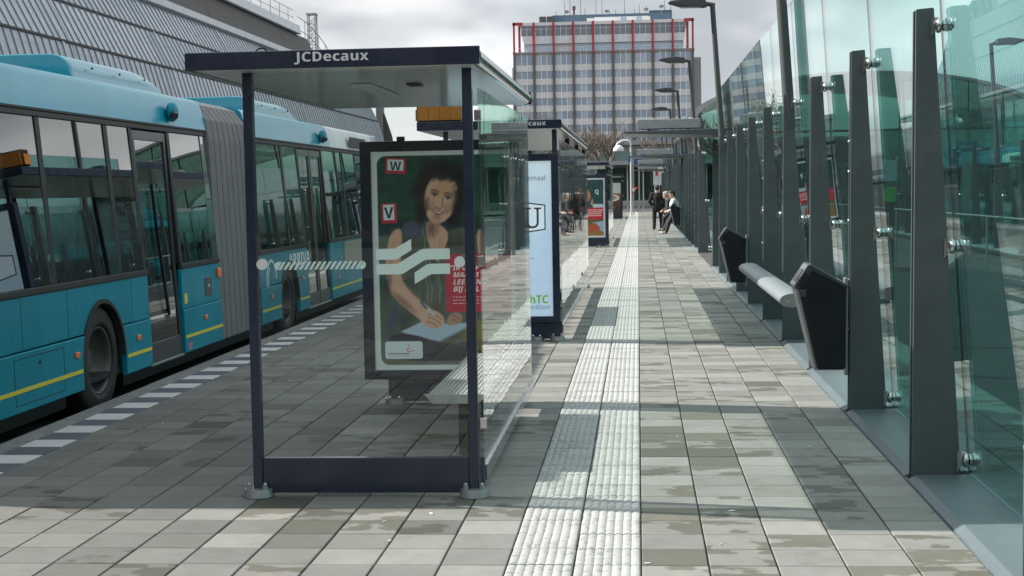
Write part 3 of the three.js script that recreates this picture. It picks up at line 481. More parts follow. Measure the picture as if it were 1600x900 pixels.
function glassWall(label, Z0, n, dx = 0, flip = false) {
  const t = new Thing('glass_wall', label, 'glass wall', [1.7, 0, Z0], 'glass wind walls');
  const put = (name, g, m, z) => { const me = shadowed(new THREE.Mesh(g.clone().translate(-t.off.x, -t.off.y, 0), m)); me.name = name; me.position.z = -(z - Z0); t.o.add(me); return me; };
  const fg = put('fin', finGeo, mat.fin, Z0), cg = put('fin_core', finCore, mat.finInner, Z0), kg = clampGeo.map((g) => put('clamp', g, mat.steel, Z0));
  const again = (me, z) => { const c = me.clone(); c.position.z = -(z - Z0); t.o.add(c); };
  for (let i = 1; i < n; i++) { const z = Z0 + i * BAY; again(fg, z); again(cg, z); kg.forEach((k) => again(k, z)); }
  const pg = put('glass_pane', join(glassPane(-BAY + 0.008, -0.008)), mat.wallGlass, Z0 + BAY);
  const sg = put('pane_seal', join(glassPane(-0.007, 0.007).scale(1, 1, 1)), mat.finInner, Z0);
  const lg = put('base_plate', join(prismXY([[1.505, -0.02], [1.515, 0.006], [1.56, 0.03], [1.90, 0.034], [1.90, -0.02]], -BAY / 2 + 0.052, BAY / 2 - 0.052, 0.003)), mat.ledge, Z0 + BAY / 2);
  for (let i = 1; i < n; i++) { if (i < n - 1) again(pg, Z0 + (i + 1) * BAY); again(sg, Z0 + i * BAY); if (i < n - 1) again(lg, Z0 + (i + 0.5) * BAY); }
  for (const i of [1, 3, 6]) if (i < n) for (const y of [0.62, 0.98, 1.42, 1.78, 2.0]) { const me = t.add('rivet', ball(V(1.54 + 0.0082 * y - 0.003, y, Z0 + i * BAY), 0.012), mat.steel); }
  return t;
}
const wallA = glassWall('near glass wind wall of leaning green panes on tapered grey fins', 8.61 - 2 * BAY, 12);
const wallB = glassWall('farther stretch of glass wind wall behind the two waiting men', 39.02, 25);
const wallC = glassWall('second glass wind wall seen through the near one, on the next platform', 36, 20);
wallC.o.position.x += 7.4;
// lamp posts growing out of the fins
function lampPost(Z, label, dx = 0, dir = -1) {
  const t = new Thing('lamp_post', label, 'lamp post', [1.62 + dx, 2.4, Z], 'lamp posts along the glass walls'), top = 5.16, tx = (Y) => 1.628 + dx - 0.062 * (Y - 2.4);
  const c = dir < 0 ? 1 : 1;
  t.add('pole', cyl(V(tx(2.3), 2.3, Z), V(tx(top), top, Z), 0.062, 0.048, 18), mat.finInner);
  const ax = tx(top), L = dir * 0.84;
  t.add('arm', cyl(V(ax + 0.05, top - 0.02, Z), V(ax + dir * 0.20, top + 0.03, Z), 0.045, 0.04, 14), mat.finInner);
  const p = [[0.10, -0.055], [0.16, -0.075], [0.62, -0.05], [0.84, 0.02], [0.80, 0.055], [0.40, 0.105], [0.14, 0.075]].map(([a, b]) => [ax + dir * a, top + b + 0.02]); if (dir < 0) p.reverse();
  t.add('lamp_head', prismXY(p, Z - 0.15, Z + 0.15, 0.02), mat.finInner);
  t.add('lens', box(ax + dir * 0.22, ax + dir * 0.60, top - 0.052, top - 0.044, Z - 0.1, Z + 0.1), M(C(0.5, 0.52, 0.52), 0.2));
}
[[16.23, 'nearest lamp post, its bare pole rising from the fourth fin, lamp above the photo'], [28.93, 'lamp post whose dark lamp head touches the top edge of the photo'], [41.64, 'lamp post with its head in front of the tower, second lamp from the top'], [54.34, 'lamp post beyond, third lamp head counted from the top'], [67.04, 'lamp post whose head is just above the nearest canopy, fourth lamp from the top'], [79.74, 'lamp post with its head low between two canopies'], [92.44, 'farthest lamp post at the end of the glass wall']].forEach(([z, l]) => lampPost(z, l));
lampPost(38.55, 'lamp post on the next platform seen through the nearest glass pane', 7.4, 1);
lampPost(51.2, 'second lamp post on the next platform, farther behind the glass', 7.4, 1);

// cantilever canopies over the walkway, each with a departure display box seen from behind
[[30.2, 'nearest cantilever canopy with a grey display box on top'], [53.4, 'second cantilever canopy, smaller, below the first'], [73.6, 'third cantilever canopy seen under the second'], [93.5, 'farthest cantilever canopy over the end of the walkway']].forEach(([Z, l]) => {
  const t = new Thing('canopy', l, 'canopy', [0.8, 2.7, Z], 'cantilever canopies over the walkway');
  t.add('roof_slab', prismXY([[-0.27, 2.785], [1.9, 2.715], [1.9, 2.86], [-0.27, 2.83]], Z, Z + 1.9, 0.01), mat.fin);
  t.add('display_box', box(0.0, 1.27, 2.875, 3.07, Z + 0.15, Z + 0.55, 0.012), mat.galv);
  t.add('bracket', [box(0.2, 0.26, 2.845, 2.88, Z + 0.3, Z + 0.4), box(1.0, 1.06, 2.85, 2.88, Z + 0.3, Z + 0.4)], mat.finInner);
  t.add('stay', cyl(V(1.62, 2.4, Z + 0.9), V(1.9, 2.80, Z + 0.9), 0.05, 0.05, 10), mat.fin);
  for (const x of [0.28, 1.05]) t.add('fixing', box(x, x + 0.07, 3.071, 3.095, Z + 0.2, Z + 0.3, 0.004), mat.white);
});

// litter bins hung on the fins
mat.steelDark = M(C(0.075, 0.08, 0.088), 0.3, { metalness: 0.6, clearcoat: 0.4 });
function litterBin(Z, label) {
  const t = new Thing('litter_bin', label, 'litter bin', [1.5, 0.3, Z], 'black litter bins on the glass wall'), a = Z - 0.17, b = Z + 0.13;
  const P = (l) => l.map(([x, y]) => [1.50 + (x - 1318) * 0.00477, 0.335 + (577 - y) * 0.00477]);
  t.add('body', prismXY(P([[1247, 452], [1266, 421], [1272, 419], [1320, 449], [1318, 574], [1314, 577], [1278, 577], [1274, 573]]).reverse(), a, b, 0.012), mat.black);
  t.add('hood', prismXY(P([[1241.5, 450], [1240.5, 446], [1261, 415], [1266, 413.5], [1322, 447], [1321, 452], [1268, 424], [1250, 452]]).reverse(), a - 0.008, b + 0.008, 0.008), mat.steelDark);
  const fx = (u) => [1.50 + (mix(1243, 1261, u) - 1318) * 0.00477 - 0.004, 0.335 + (577 - mix(445, 417, u)) * 0.00477 + 0.001];
  const [x0, y0] = fx(0.12), [x1, y1] = fx(0.78);
  t.add('slot', prismXY([[x0, y0], [x0 - 0.006, y0 + 0.003], [x1 - 0.006, y1 + 0.003], [x1, y1]].reverse(), a + 0.05, b - 0.05), mat.black);
  t.add('slot', [prismXY(P([[1246.5, 446.5], [1257, 427], [1261, 430], [1250, 450]]).reverse(), a - 0.0105, a - 0.0085)], mat.black);
  t.add('front_plate', prismXY(P([[1243, 452], [1249, 452], [1279, 577], [1272, 577]]).reverse(), a + 0.01, b - 0.01, 0.004), mat.galv);
  t.add('lock', [box(1.17, 1.215, 0.875, 0.925, a - 0.02, a, 0.006)], mat.steelDark);
  t.add('back_rail', box(1.512, 1.535, 0.28, 1.0, Z - 0.04, Z + 0.04, 0.003), mat.galv);
  return t;
}
litterBin(11.15, 'nearest black litter bin with silver hood, on the second fin');
litterBin(21.31, 'black litter bin beyond the rail seat, sixth fin of the glass wall');
litterBin(54.2, 'distant black litter bin beside the seated man in white');

// rounded leaning rails used as seats
function railSeat(Z0, Z1, label) {
  const t = new Thing('rail_seat', label, 'bench', [1.4, 0, (Z0 + Z1) / 2], 'rounded rail seats on the glass wall');
  const prof = []; for (let i = 0; i <= 20; i++) { const a = Math.PI * i / 20; prof.push([1.385 + 0.13 * Math.cos(a), 0.648 + 0.075 * Math.pow(Math.sin(a), 0.8)]); } prof.push([1.29, 0.61], [1.36, 0.598], [1.46, 0.605]);
  const mid = (Z0 + Z1) / 2, railM = M(C(0.21, 0.23, 0.245), 0.45, { metalness: 0.3 });
  t.add('rail', soft(prismXY(prof, Z0 + 0.012, mid - 0.002), 1.2), railM); t.add('rail', soft(prismXY(prof, mid + 0.002, Z1 - 0.012), 1.2), railM);
  t.add('end_cap', prismXY(prof.map(([x, y]) => [1.385 + (x - 1.385) * 1.01, 0.655 + (y - 0.655) * 1.01]), Z0, Z0 + 0.012), mat.galv);
  t.add('end_cap', prismXY(prof.map(([x, y]) => [1.385 + (x - 1.385) * 1.01, 0.655 + (y - 0.655) * 1.01]), Z1 - 0.012, Z1), mat.galv);
  t.add('rivet', ball(V(1.33, 0.65, Z0), 0.008), mat.steel);
  for (let z = Math.ceil((Z0 - 3.53) / BAY) * BAY + 3.53; z < Z1; z += BAY) t.add('bracket', box(1.40, 1.552, 0.56, 0.605, z - 0.03, z + 0.03, 0.004), mat.fin);
}
railSeat(13.45, 18.95, 'rounded grey metal rail seat between the two nearest litter bins');
railSeat(54.6, 59.8, 'far rounded rail seat under the seated man in white');

// ------------------------------------------------------------------ articulated bus
{
  const t = new Thing('articulated_bus', 'turquoise articulated bus standing along the platform edge', 'bus', [-5.85, -0.185, 17.4]);
  const XS = -4.565, lean = (g) => { const p = g.attributes.position; for (let i = 0; i < p.count; i++) { const y = p.getY(i); p.setX(i, p.getX(i) - Math.max(0, Math.min(y, 0.95) - 0.1) * 0.02 - Math.max(0, y - 0.95) * 0.08); } g.computeVertexNormals(); return g; };
  const leanGlass = (g) => { const p = g.attributes.position; for (let i = 0; i < p.count; i++) p.setX(i, p.getX(i) - 0.020 - (p.getY(i) - 1.0) * 0.088); g.computeVertexNormals(); return g; };
  const skin = (pts, holes, x0 = XS - 0.04, x1 = XS, r = 0.006) => lean(prismZY(shapeOf(pts, holes), x0, x1, r));
  const arch = (zc, r, y0) => { const o = []; for (let i = 0; i <= 18; i++) { const a = Math.PI * i / 18; o.push([zc - Math.cos(a) * r, Math.max(y0, 0.30 + Math.sin(a) * r)]); } return o; };
  const WB = 0.955, SK = 0.105, SPL = 0.545;
  const sides = [[8.55, 13.6, 12.38], [14.63, 16.0, 0], [17.72, 20.38, 19.25], [21.9, 24.6, 0], [25.95, 26.45, 0]];
  for (const [a, b, wc] of sides) {
    const R = 0.515;
    if (wc) {
      const up = [[a, SPL + 0.004], [a, WB], [b, WB], [b, SPL + 0.004], ...arch(wc, R, SPL + 0.004).reverse().filter((p) => p[1] > SPL + 0.004)];
      t.add('side_panel', skin(up), mat.teal);
      const e = Math.sqrt(R * R - Math.pow(SPL - 0.3, 2));
      t.add('skirt_panel', skin([[a, SK], [a, SPL], [wc - e, SPL], ...arch(wc, R, SK).filter((p) => p[0] < wc && p[1] < SPL).reverse(), [wc - R, SK]].reverse(), [], XS - 0.04, XS + 0.012, 0.009), mat.teal);
      t.add('skirt_panel', skin([[b, SK], [wc + R, SK], ...arch(wc, R, SK).filter((p) => p[0] > wc && p[1] < SPL).reverse(), [wc + e, SPL], [b, SPL]].reverse().reverse(), [], XS - 0.04, XS + 0.012, 0.009), mat.teal);
      const ring = arch(wc, R + 0.004, 0.3), inn = arch(wc, R - 0.03, 0.3);
      t.add('wheel_arch_trim', lean(prismZY([...ring, ...inn.reverse()], XS - 0.05, XS + 0.014)), mat.rubber);
      t.add('wheel_housing', [box(XS - 0.75, XS - 0.70, 0.1, 0.9, wc - 0.62, wc + 0.62), box(XS - 0.70, XS - 0.045, 0.84, 0.9, wc - 0.62, wc + 0.62)], mat.frameDark);
      t.add('yellow_stripe', [lean(box(XS + 0.0122, XS + 0.0155, 0.252, 0.282, a + 0.02, wc - R - 0.03)), lean(box(XS + 0.0122, XS + 0.0155, 0.252, 0.282, wc + R + 0.03, b - 0.02))], mat.yellow);
    } else {
      t.add('side_panel', skin([[a, SPL + 0.004], [b, SPL + 0.004], [b, WB], [a, WB]]), mat.teal);
      t.add('skirt_panel', skin([[a, SK], [b, SK], [b, SPL], [a, SPL]], [], XS - 0.04, XS + 0.012, 0.009), mat.teal);
      t.add('yellow_stripe', lean(box(XS + 0.0122, XS + 0.0155, 0.252, 0.282, a + 0.02, b - 0.02)), mat.yellow);
    }
    t.add('rubber_rail', lean(box(XS - 0.03, XS + 0.012, WB, WB + 0.055, a, b, 0.01)), mat.rubber);
  }
  for (const z of [9.4, 10.7, 11.6, 13.12, 18.3, 20.1, 22.9, 23.9]) { t.add('panel_seam', lean(box(XS - 0.002, XS + 0.0012, SPL + 0.01, WB - 0.01, z, z + 0.006)), mat.frameDark); }
  for (const [z, y0, y1, w] of [[9.0, 0.16, 0.50, 0.9], [10.5, 0.16, 0.50, 0.95], [22.95, 0.16, 0.50, 0.9]]) { const hatch = t.add('service_hatch', [lean(box(XS + 0.0115, XS + 0.0135, y0, y0 + 0.005, z, z + w)), lean(box(XS + 0.0115, XS + 0.0135, y1, y1 + 0.005, z, z + w)), lean(box(XS + 0.0115, XS + 0.0135, y0, y1, z, z + 0.006)), lean(box(XS + 0.0115, XS + 0.0135, y0, y1, z + w, z + w + 0.006))], mat.frameDark); t.add('hatch_lock', lean(cyl(V(XS + 0.01, y1 - 0.06, z + w / 2), V(XS + 0.016, y1 - 0.06, z + w / 2), 0.016, 0.016, 10)), mat.frameDark, hatch); }
  // window band
  const WT = 2.325, paneR = (a, b) => t.add('window', leanGlass(box(XS - 0.006, XS - 0.002, WB + 0.058, WT, a, b)), mat.busGlass);
  const pil = (a, b) => t.add('window_pillar', lean(box(XS - 0.06, XS - 0.002, WB + 0.056, WT + 0.002, a, b, 0.004)), mat.frameDark);
  [[8.6, 9.75], [9.83, 11.36], [11.45, 12.86], [12.96, 13.52], [14.72, 15.78], [17.9, 19.36], [19.46, 20.28], [21.98, 23.38], [23.46, 24.52], [26.0, 26.4]].forEach(([a, b]) => paneR(a, b));
  [[8.54, 8.6], [9.75, 9.83], [11.36, 11.45], [12.86, 12.96], [13.52, 13.6], [14.63, 14.72], [17.72, 17.9], [19.36, 19.46], [20.28, 20.38], [21.9, 21.98], [23.38, 23.46], [24.52, 24.6], [25.95, 26.0], [26.4, 26.45]].forEach(([a, b]) => pil(a, b));
  t.add('corner_panel', lean(box(XS - 0.05, XS - 0.003, WB + 0.056, WT + 0.002, 15.78, 16.0, 0.004)), M(C(0.05, 0.055, 0.06), 0.12, { clearcoat: 1 }));
  for (const [a, b] of [[8.55, 16.0], [17.72, 26.45]]) t.add('header_rail', [lean(box(XS - 0.05, XS + 0.004, WT + 0.003, WT + 0.052, a, b, 0.008)), lean(box(XS - 0.04, XS + 0.012, WT + 0.0525, WT + 0.072, a, b, 0.006))], mat.frameDark);
  // doors
  const door = (a, b, leaves) => {
    const w = (b - a) / leaves, m = M(C(0.035, 0.038, 0.04), 0.35);
    for (let i = 0; i < leaves; i++) {
      const z0 = a + i * w + 0.012, z1 = a + (i + 1) * w - 0.012;
      const d = t.add('door', lean(prismZY(shapeOf([[z0, 0.09], [z1, 0.09], [z1, WT - 0.01], [z0, WT - 0.01]], [[[z0 + 0.075, 0.30], [z0 + 0.075, WT - 0.10], [z1 - 0.075, WT - 0.10], [z1 - 0.075, 0.30]]]), XS - 0.045, XS - 0.012, 0.005)), m);
      t.add('door_glass', lean(box(XS - 0.030, XS - 0.026, 0.295, WT - 0.095, z0 + 0.07, z1 - 0.07)), mat.busGlass, d);
      t.add('handle', lean(cyl(V(XS - 0.10, 0.7, z1 - 0.16), V(XS - 0.10, 1.5, z1 - 0.16), 0.014, 0.014, 8)), mat.steel, d);
    }
    t.add('door_step', box(XS - 0.30, XS - 0.004, 0.085, 0.11, a, b, 0.006), mat.galv);
  };
  door(13.6, 14.63, 1); door(20.38, 21.9, 2); door(24.6, 25.95, 2);
  // cove panels and roofs
  const cove = [[XS - 0.118, 2.398], [XS - 0.14, 2.50], [XS - 0.168, 2.61], [XS - 0.185, 2.665], [XS - 0.20, 2.695], [XS - 0.222, 2.715], [XS - 0.25, 2.725], [XS - 0.36, 2.745], [XS - 0.36, 2.69], [XS - 0.30, 2.64], [XS - 0.22, 2.40]];
  for (const [a, b, m] of [[8.55, 16.0, mat.coveTeal], [17.72, 22.6, mat.coveTeal], [22.605, 26.5, mat.white]]) t.add('cove_panel', soft(prismXY(cove, a, b)), m);
  const XL = -7.06;
  for (const [a, b, m] of [[8.55, 16.0, mat.tealRoof], [17.72, 22.6, mat.tealRoof], [22.605, 26.5, mat.white]]) t.add('roof', prismXY([[XS - 0.362, 2.74], [XS - 0.362, 2.66], [XL + 0.15, 2.66], [XL + 0.15, 2.70], [XL + 0.30, 2.76], [-5.8, 2.79]].reverse(), a, b), m);
  // roof pods
  const pod = (z0, z1, x1, name) => {
    const pr = []; for (let i = 0; i <= 10; i++) { const a = Math.PI / 2 * i / 10; pr.push([x1 - 0.20 + 0.20 * Math.sin(a), 3.0 - 0.17 + 0.17 * Math.cos(a)]); }
    const s0 = prismXY([[-6.75, 2.75], [-6.75, 2.9], [-6.66, 3.0], ...pr, [x1 + 0.04, 2.73]].reverse(), z0, z1, 0.012, 30);
    const p = s0.attributes.position; for (let i = 0; i < p.count; i++) { const z = -p.getZ(i), k = clamp((z - (z1 - 0.85)) / 0.85); p.setY(i, mix(p.getY(i), 2.735, 1 - Math.sqrt(Math.max(0, 1 - k * k * 0.98)))); }
    const s = soft(s0, 0.9);
    const q = t.add('roof_pod', s, mat.tealRoof);
    for (let i = 0; i < 3; i++) t.add('bolt', ball(V(x1 + 0.018, 2.90, z0 + 0.5 + i * 0.75), 0.012), mat.frameDark, q);
    t.add('seam', box(-5.9, -5.885, 2.74, 2.974, z0 - 0.005, z0 + 0.004), mat.frameDark, q);
  };
  pod(13.25, 16.0, -5.12); pod(19.6, 22.4, -5.12);
  t.add('roof_shadow_box', [box(-6.8, -5.17, 2.74, 3.30, 8.75, 11.85, 0.12)], mat.tealRoof); t.add('upper_shadow_box', box(-6.5, -5.5, 3.302, 3.62, 9.45, 10.5, 0.08), mat.tealRoof);  // unseen boxes added on the rear roof to shape its shadow on the platform
  for (const z of [14.75, 21.95]) { const b = t.add('roof_lamp', new THREE.SphereGeometry(1, 18, 12).scale(0.055, 0.10, 0.12).translate(XS - 0.095, 2.535, -z), mat.teal); t.add('lens', [cyl(V(XS - 0.06, 2.50, z - 0.07), V(XS - 0.03, 2.485, z - 0.11), 0.04, 0.034, 14)], mat.black, b); }
  t.add('side_display', lean(box(XS + 0.05, XS + 0.06, 2.44, 2.60, 24.0, 25.4, 0.004)), mat.frameDark);
  // bellows
  const bel = [[XS - 0.005, 0.1], [XS - 0.03, 1.0], [XS - 0.085, 2.3], [XS - 0.12, 2.52], [XS - 0.25, 2.69], [XS - 0.4, 2.75], [-6.6, 2.75], [-6.9, 2.65], [-7.02, 2.3], [-7.04, 0.1]];
  for (let i = 0; i < 24; i++) { const z = 16.01 + i * 0.0712, d = i % 5 === 2 ? 0.004 : 0.012; t.add('bellows_fold', prismXY(bel.map(([x, y]) => [x + (x > -5.8 ? -0.004 : 0.004) * (i % 3), y]).reverse(), z, z + 0.048, 0.018), mat.bellows); }
  t.add('bellows_core', prismXY(bel.map(([x, y]) => [x > -5.8 ? x - 0.06 : x + 0.06, Math.min(y, 2.68)]).reverse(), 16.0, 17.72), mat.frameDark);
  // far side, ends, floor, seats
  for (const [a, b] of [[8.55, 16.0], [17.72, 26.45]]) {
    t.add('left_side', [box(XL, XL + 0.05, SK, 0.96, a, b), box(XL + 0.06, XL + 0.11, 2.33, 2.66, a, b)], mat.teal);
    for (let z = a; z < b - 1; z += 1.55) { t.add('window', box(XL + 0.03, XL + 0.036, 0.96, 2.33, z + 0.08, Math.min(b, z + 1.55)), mat.busGlass); t.add('window_pillar', box(XL + 0.02, XL + 0.07, 0.96, 2.33, z, z + 0.08), mat.frameDark); }
    t.add('floor', box(XL + 0.05, XS - 0.05, 0.12, 0.17, a, b), mat.frameDark);
    t.add('headlining', box(XL + 0.2, XS - 0.27, 2.36, 2.40, a + 0.05, b - 0.05), M(C(0.35, 0.36, 0.36), 0.7));
  }
  t.add('rear_wall', [box(XL, XS, SK, 1.0, 8.50, 8.549, 0.01), box(XL + 0.1, XS - 0.1, 2.3, 2.7, 8.50, 8.549, 0.01)], mat.teal); t.add('rear_window', box(XL + 0.1, XS - 0.1, 1.0, 2.3, 8.51, 8.53), mat.frameDark);
  t.add('front_wall', [box(XL, XS - 0.02, SK, 0.9, 26.455, 26.5, 0.01), box(XL + 0.1, XS - 0.12, 2.3, 2.7, 26.455, 26.5, 0.01)], mat.white); t.add('windscreen', box(XL + 0.1, XS - 0.1, 0.9, 2.3, 26.46, 26.475), mat.busGlass);
  const seatM = M(C(0.04, 0.10, 0.13), 0.85), grab = M(C(0.62, 0.55, 0.08), 0.4);
  for (let z = 8.9; z < 25.6; z += 0.86) { if ((z > 13.2 && z < 14.9) || (z > 15.7 && z < 18) || (z > 20 && z < 22.1) || z > 24.2) continue; for (const x of [-5.0, -6.6]) t.add('seat', [box(x - 0.22, x + 0.22, 0.62, 0.72, z, z + 0.42, 0.04), box(x - 0.21, x + 0.21, 0.72, 1.32, z - 0.05, z + 0.05, 0.045), box(x - 0.05, x + 0.05, 0.17, 0.62, z + 0.15, z + 0.25)], seatM); }
  for (const z of [13.55, 14.7, 16.0, 18.2, 20.3, 22.0]) t.add('grab_pole', cyl(V(-5.25, 0.17, z), V(-5.25, 2.36, z), 0.017, 0.017, 10), grab);
  t.add('underframe', [box(XL + 0.15, XS - 0.09, -0.02, 0.118, 8.65, 11.7), box(XL + 0.15, XS - 0.09, -0.02, 0.118, 13.05, 18.6), box(XL + 0.15, XS - 0.09, -0.02, 0.118, 19.9, 26.3)], mat.frameDark);
  // wheels
  for (const [x, s] of [[XS - 0.05, 1], [XL + 0.05, -1]]) for (const zc of [12.38, 19.25, 24.95]) {
    if (s > 0 && zc === 24.95) continue;
    const R = 0.478, yc = -0.185 + R, prof = [[0.28, -0.13], [0.30, 0.005], [0.34, 0.012], [0.44, 0.0], [0.47, -0.03], [R, -0.06], [R, -0.22], [0.46, -0.27], [0.30, -0.28]].map(([r, a]) => new THREE.Vector2(r, a));
    const place = (g) => g.rotateZ(-Math.PI / 2 * s).translate(x, yc, -zc);
    const w = t.add('wheel', place(new THREE.LatheGeometry(prof, 40)), mat.rubber);
    const rim = [[0.0, -0.10], [0.09, -0.10], [0.11, -0.115], [0.16, -0.16], [0.24, -0.15], [0.262, -0.05], [0.275, -0.01], [0.292, -0.004], [0.296, -0.03]].map(([r, a]) => new THREE.Vector2(r, a));
    t.add('rim', place(new THREE.LatheGeometry(rim, 40)), M(C(0.12, 0.115, 0.11), 0.5, { metalness: 0.4, map: grime }), w);
    const nuts = []; for (let i = 0; i < 10; i++) { const a = i / 10 * 2 * Math.PI; nuts.push(place(new THREE.CylinderGeometry(0.014, 0.014, 0.03, 6).translate(Math.cos(a) * 0.19, -0.142, Math.sin(a) * 0.19))); } t.add('wheel_nuts', nuts, mat.galv, w);
  }
  // reflectors, lamps, flaps, stickers
  for (const [z, y] of [[10.1, 0.41], [11.72, 0.41], [13.22, 0.405], [15.35, 0.41], [18.2, 0.42], [19.97, 0.55], [22.4, 0.41]]) t.add('reflector', lean(box(XS + 0.012, XS + 0.028, y - 0.024, y + 0.024, z - 0.045, z + 0.045, 0.008)), mat.orangeLamp);
  t.add('side_marker', [lean(box(XS - 0.002, XS + 0.03, 0.80, 0.90, 15.86, 15.98, 0.012))], mat.orangeLamp);
  t.add('flap', lean(box(XS - 0.002, XS + 0.006, 0.625, 0.82, 15.42, 15.66, 0.01)), M(C(0.05, 0.055, 0.06), 0.4));
  t.add('lock', lean(cyl(V(XS + 0.004, 0.73, 15.54), V(XS + 0.012, 0.73, 15.54), 0.02, 0.02, 12)), mat.steel);
  t.add('notice_sticker', lean(box(XS - 0.001, XS + 0.002, 0.60, 0.70, 14.70, 14.79)), mat.yellow);
  t.add('warning_sticker', lean(box(XS + 0.012, XS + 0.0135, 0.13, 0.20, 14.74, 14.82)), M(C(0.55, 0.12, 0.16), 0.5));
  const side = (g, y, z) => lean(g.rotateY(Math.PI / 2).translate(XS + 0.001, y, -z));
  t.add('lettering', side(letters('ARRIVA', 1.25, 0.17, 0.003), 0.73, 19.40 - 0.15), M(C(0.70, 0.75, 0.75), 0.5));
  t.add('ring_emblem', [side(new THREE.TorusGeometry(0.24, 0.018, 6, 40, 4.6).scale(1, 1, 0.12), 0.62, 18.3), side(new THREE.TorusGeometry(0.17, 0.014, 6, 30, 3.6).rotateZ(2).scale(1, 1, 0.12), 0.62, 18.3)], M(C(0.70, 0.75, 0.75), 0.5));
  t.add('sand_panel', lean(box(XS - 0.001, XS + 0.003, 0.57, 0.93, 23.0, 24.55)), M(C(0.26, 0.25, 0.19), 0.5));
}

// ------------------------------------------------------------------ station hall with ribbed metal cladding, left
{
  const t = new Thing('station_hall', 'long station hall clad in ribbed grey metal behind the bus', 'building', [-24, 0, 60]);
  const z0 = -12, z1 = 126, clad = M(C(0.315, 0.37, 0.425), 0.42, { map: streaks, metalness: 0.35, roughnessMap: rough }), ribM = M(C(0.18, 0.20, 0.225), 0.6), dark = M(C(0.085, 0.083, 0.08), 0.8, { map: streaks }), trim = M(C(0.50, 0.55, 0.58), 0.4, { metalness: 0.3, map: streaks });
  const prof = [[-20.9, 0], [-21.0, 3.2], [-21.35, 5.6], [-21.95, 7.75], [-22.85, 9.55], [-23.75, 11.15]];
  const joints = [[0, 3], [3, 4], [4, 5]];
  const clads = [1, 0.93, 1.06, 0.97].map((q, i) => { const m = clad.clone(); m.color = clad.color.clone().multiplyScalar(q); m.roughness = 0.40 + i * 0.03; return m; });
  // cladding laid in bays of panels between gutters
  const bays = 12, dz = (z1 - z0) / bays;
  prof.slice(0, -1).forEach((p, i) => {
    const q = prof[i + 1], L = Math.hypot(q[0] - p[0], q[1] - p[1]), nx = (q[1] - p[1]) / L, ny = -(q[0] - p[0]) / L, e = 0.02;
    const a = [p[0] + (q[0] - p[0]) * e / L, p[1] + (q[1] - p[1]) * e / L], b = [q[0] - (q[0] - p[0]) * e / L, q[1] - (q[1] - p[1]) * e / L];
    for (let k = 0; k < bays; k++) t.add('cladding_panel', prismXY([a, b, [b[0] - nx * 0.15, b[1] - ny * 0.15], [a[0] - nx * 0.15, a[1] - ny * 0.15]], z0 + k * dz, z0 + (k + 1) * dz - 0.05), clads[(i * 5 + k * 7 + (k >> 1)) % 4]);
  });
  const seg = (p, q, w, h) => { const L = Math.hypot(q[0] - p[0], q[1] - p[1]), nx = (q[1] - p[1]) / L, ny = -(q[0] - p[0]) / L; return [p, q, [q[0] + nx * h, q[1] + ny * h], [p[0] + nx * h, p[1] + ny * h]]; };
  const rib = join(prof.slice(0, -1).map((p, i) => prismXY(seg(p, prof[i + 1], 0, 0.035).reverse(), -0.022, 0.022)), new THREE.Vector3(-24, 0, 0)), wide = join(prof.slice(0, -1).map((p, i) => prismXY(seg(p, prof[i + 1], 0, 0.05).reverse(), -0.10, 0.10)), new THREE.Vector3(-24, 0, 0));
  for (let i = 0, z = z0; z < z1; z += 0.68, i++) { const w = i % 20 === 0, me = shadowed(new THREE.Mesh(w ? wide : rib, w ? clad : ribM)); me.name = w ? 'cover_strip' : 'seam_rib'; me.position.z = -(z - 60); t.o.add(me); }
  for (const k of [3, 4]) t.add('gutter', box(prof[k][0] - 0.05, prof[k][0] + 0.08, prof[k][1] - 0.05, prof[k][1] + 0.03, z0, z1), dark);
  t.add('cornice', prismXY([[-23.7, 11.12], [-23.55, 11.2], [-23.55, 11.55], [-23.9, 11.6], [-24.3, 11.5]].reverse(), z0, z1 - 16), trim);
  t.add('clerestory', prismXY([[-24.0, 11.4], [-24.75, 13.35], [-26, 13.5], [-26, 11]].reverse(), z0, z1 - 14), dark);
  for (let z = z0 + 4; z < z1 - 20; z += 9.2) t.add('clerestory_joint', prismXY([[-23.985, 11.4], [-24.72, 13.3], [-24.78, 13.3], [-24.05, 11.4]].reverse(), z, z + 0.12), M(C(0.05, 0.05, 0.05), 0.7));
  t.add('eaves', prismXY([[-24.55, 13.34], [-24.45, 13.4], [-24.55, 14.0], [-25.4, 14.1], [-26, 13.6]].reverse(), z0, z1 - 17.5), trim);
  t.add('roof', prismXY([[-24.9, 14.0], [-26.5, 14.6], [-32, 15.6], [-40, 15.9], [-48, 15.6], [-56, 12], [-58, 0], [-57.6, 0], [-55.6, 11.8], [-47.8, 15.2], [-40, 15.5], [-32, 15.2], [-26.5, 14.2], [-24.9, 13.6]].reverse(), z0, z1 - 18), dark);
  t.add('end_wall', prismXY([...prof, [-23.9, 11.2], [-25, 13.2], [-56, 12], [-58, 0]].map(([x, y]) => [x - 0.3, y]).reverse(), z1 - 1, z1 - 0.7), dark);
  t.add('near_end_wall', prismXY([...prof, [-23.9, 11.2], [-25, 13.2], [-56, 12], [-58, 0]].map(([x, y]) => [x - 0.3, y]).reverse(), z0 + 0.3, z0 + 0.6), dark);
  // roof rail
  for (let z = 70; z < z1 - 18; z += 2.6) t.add('rail_post', cyl(V(-24.9, 14.0, z), V(-24.9, 15.1, z), 0.03, 0.03, 6), mat.galv);
  for (const y of [14.55, 15.08]) t.add('rail', cyl(V(-24.9, y, 60), V(-24.9, y, z1 - 18), 0.026, 0.026, 6), mat.galv);
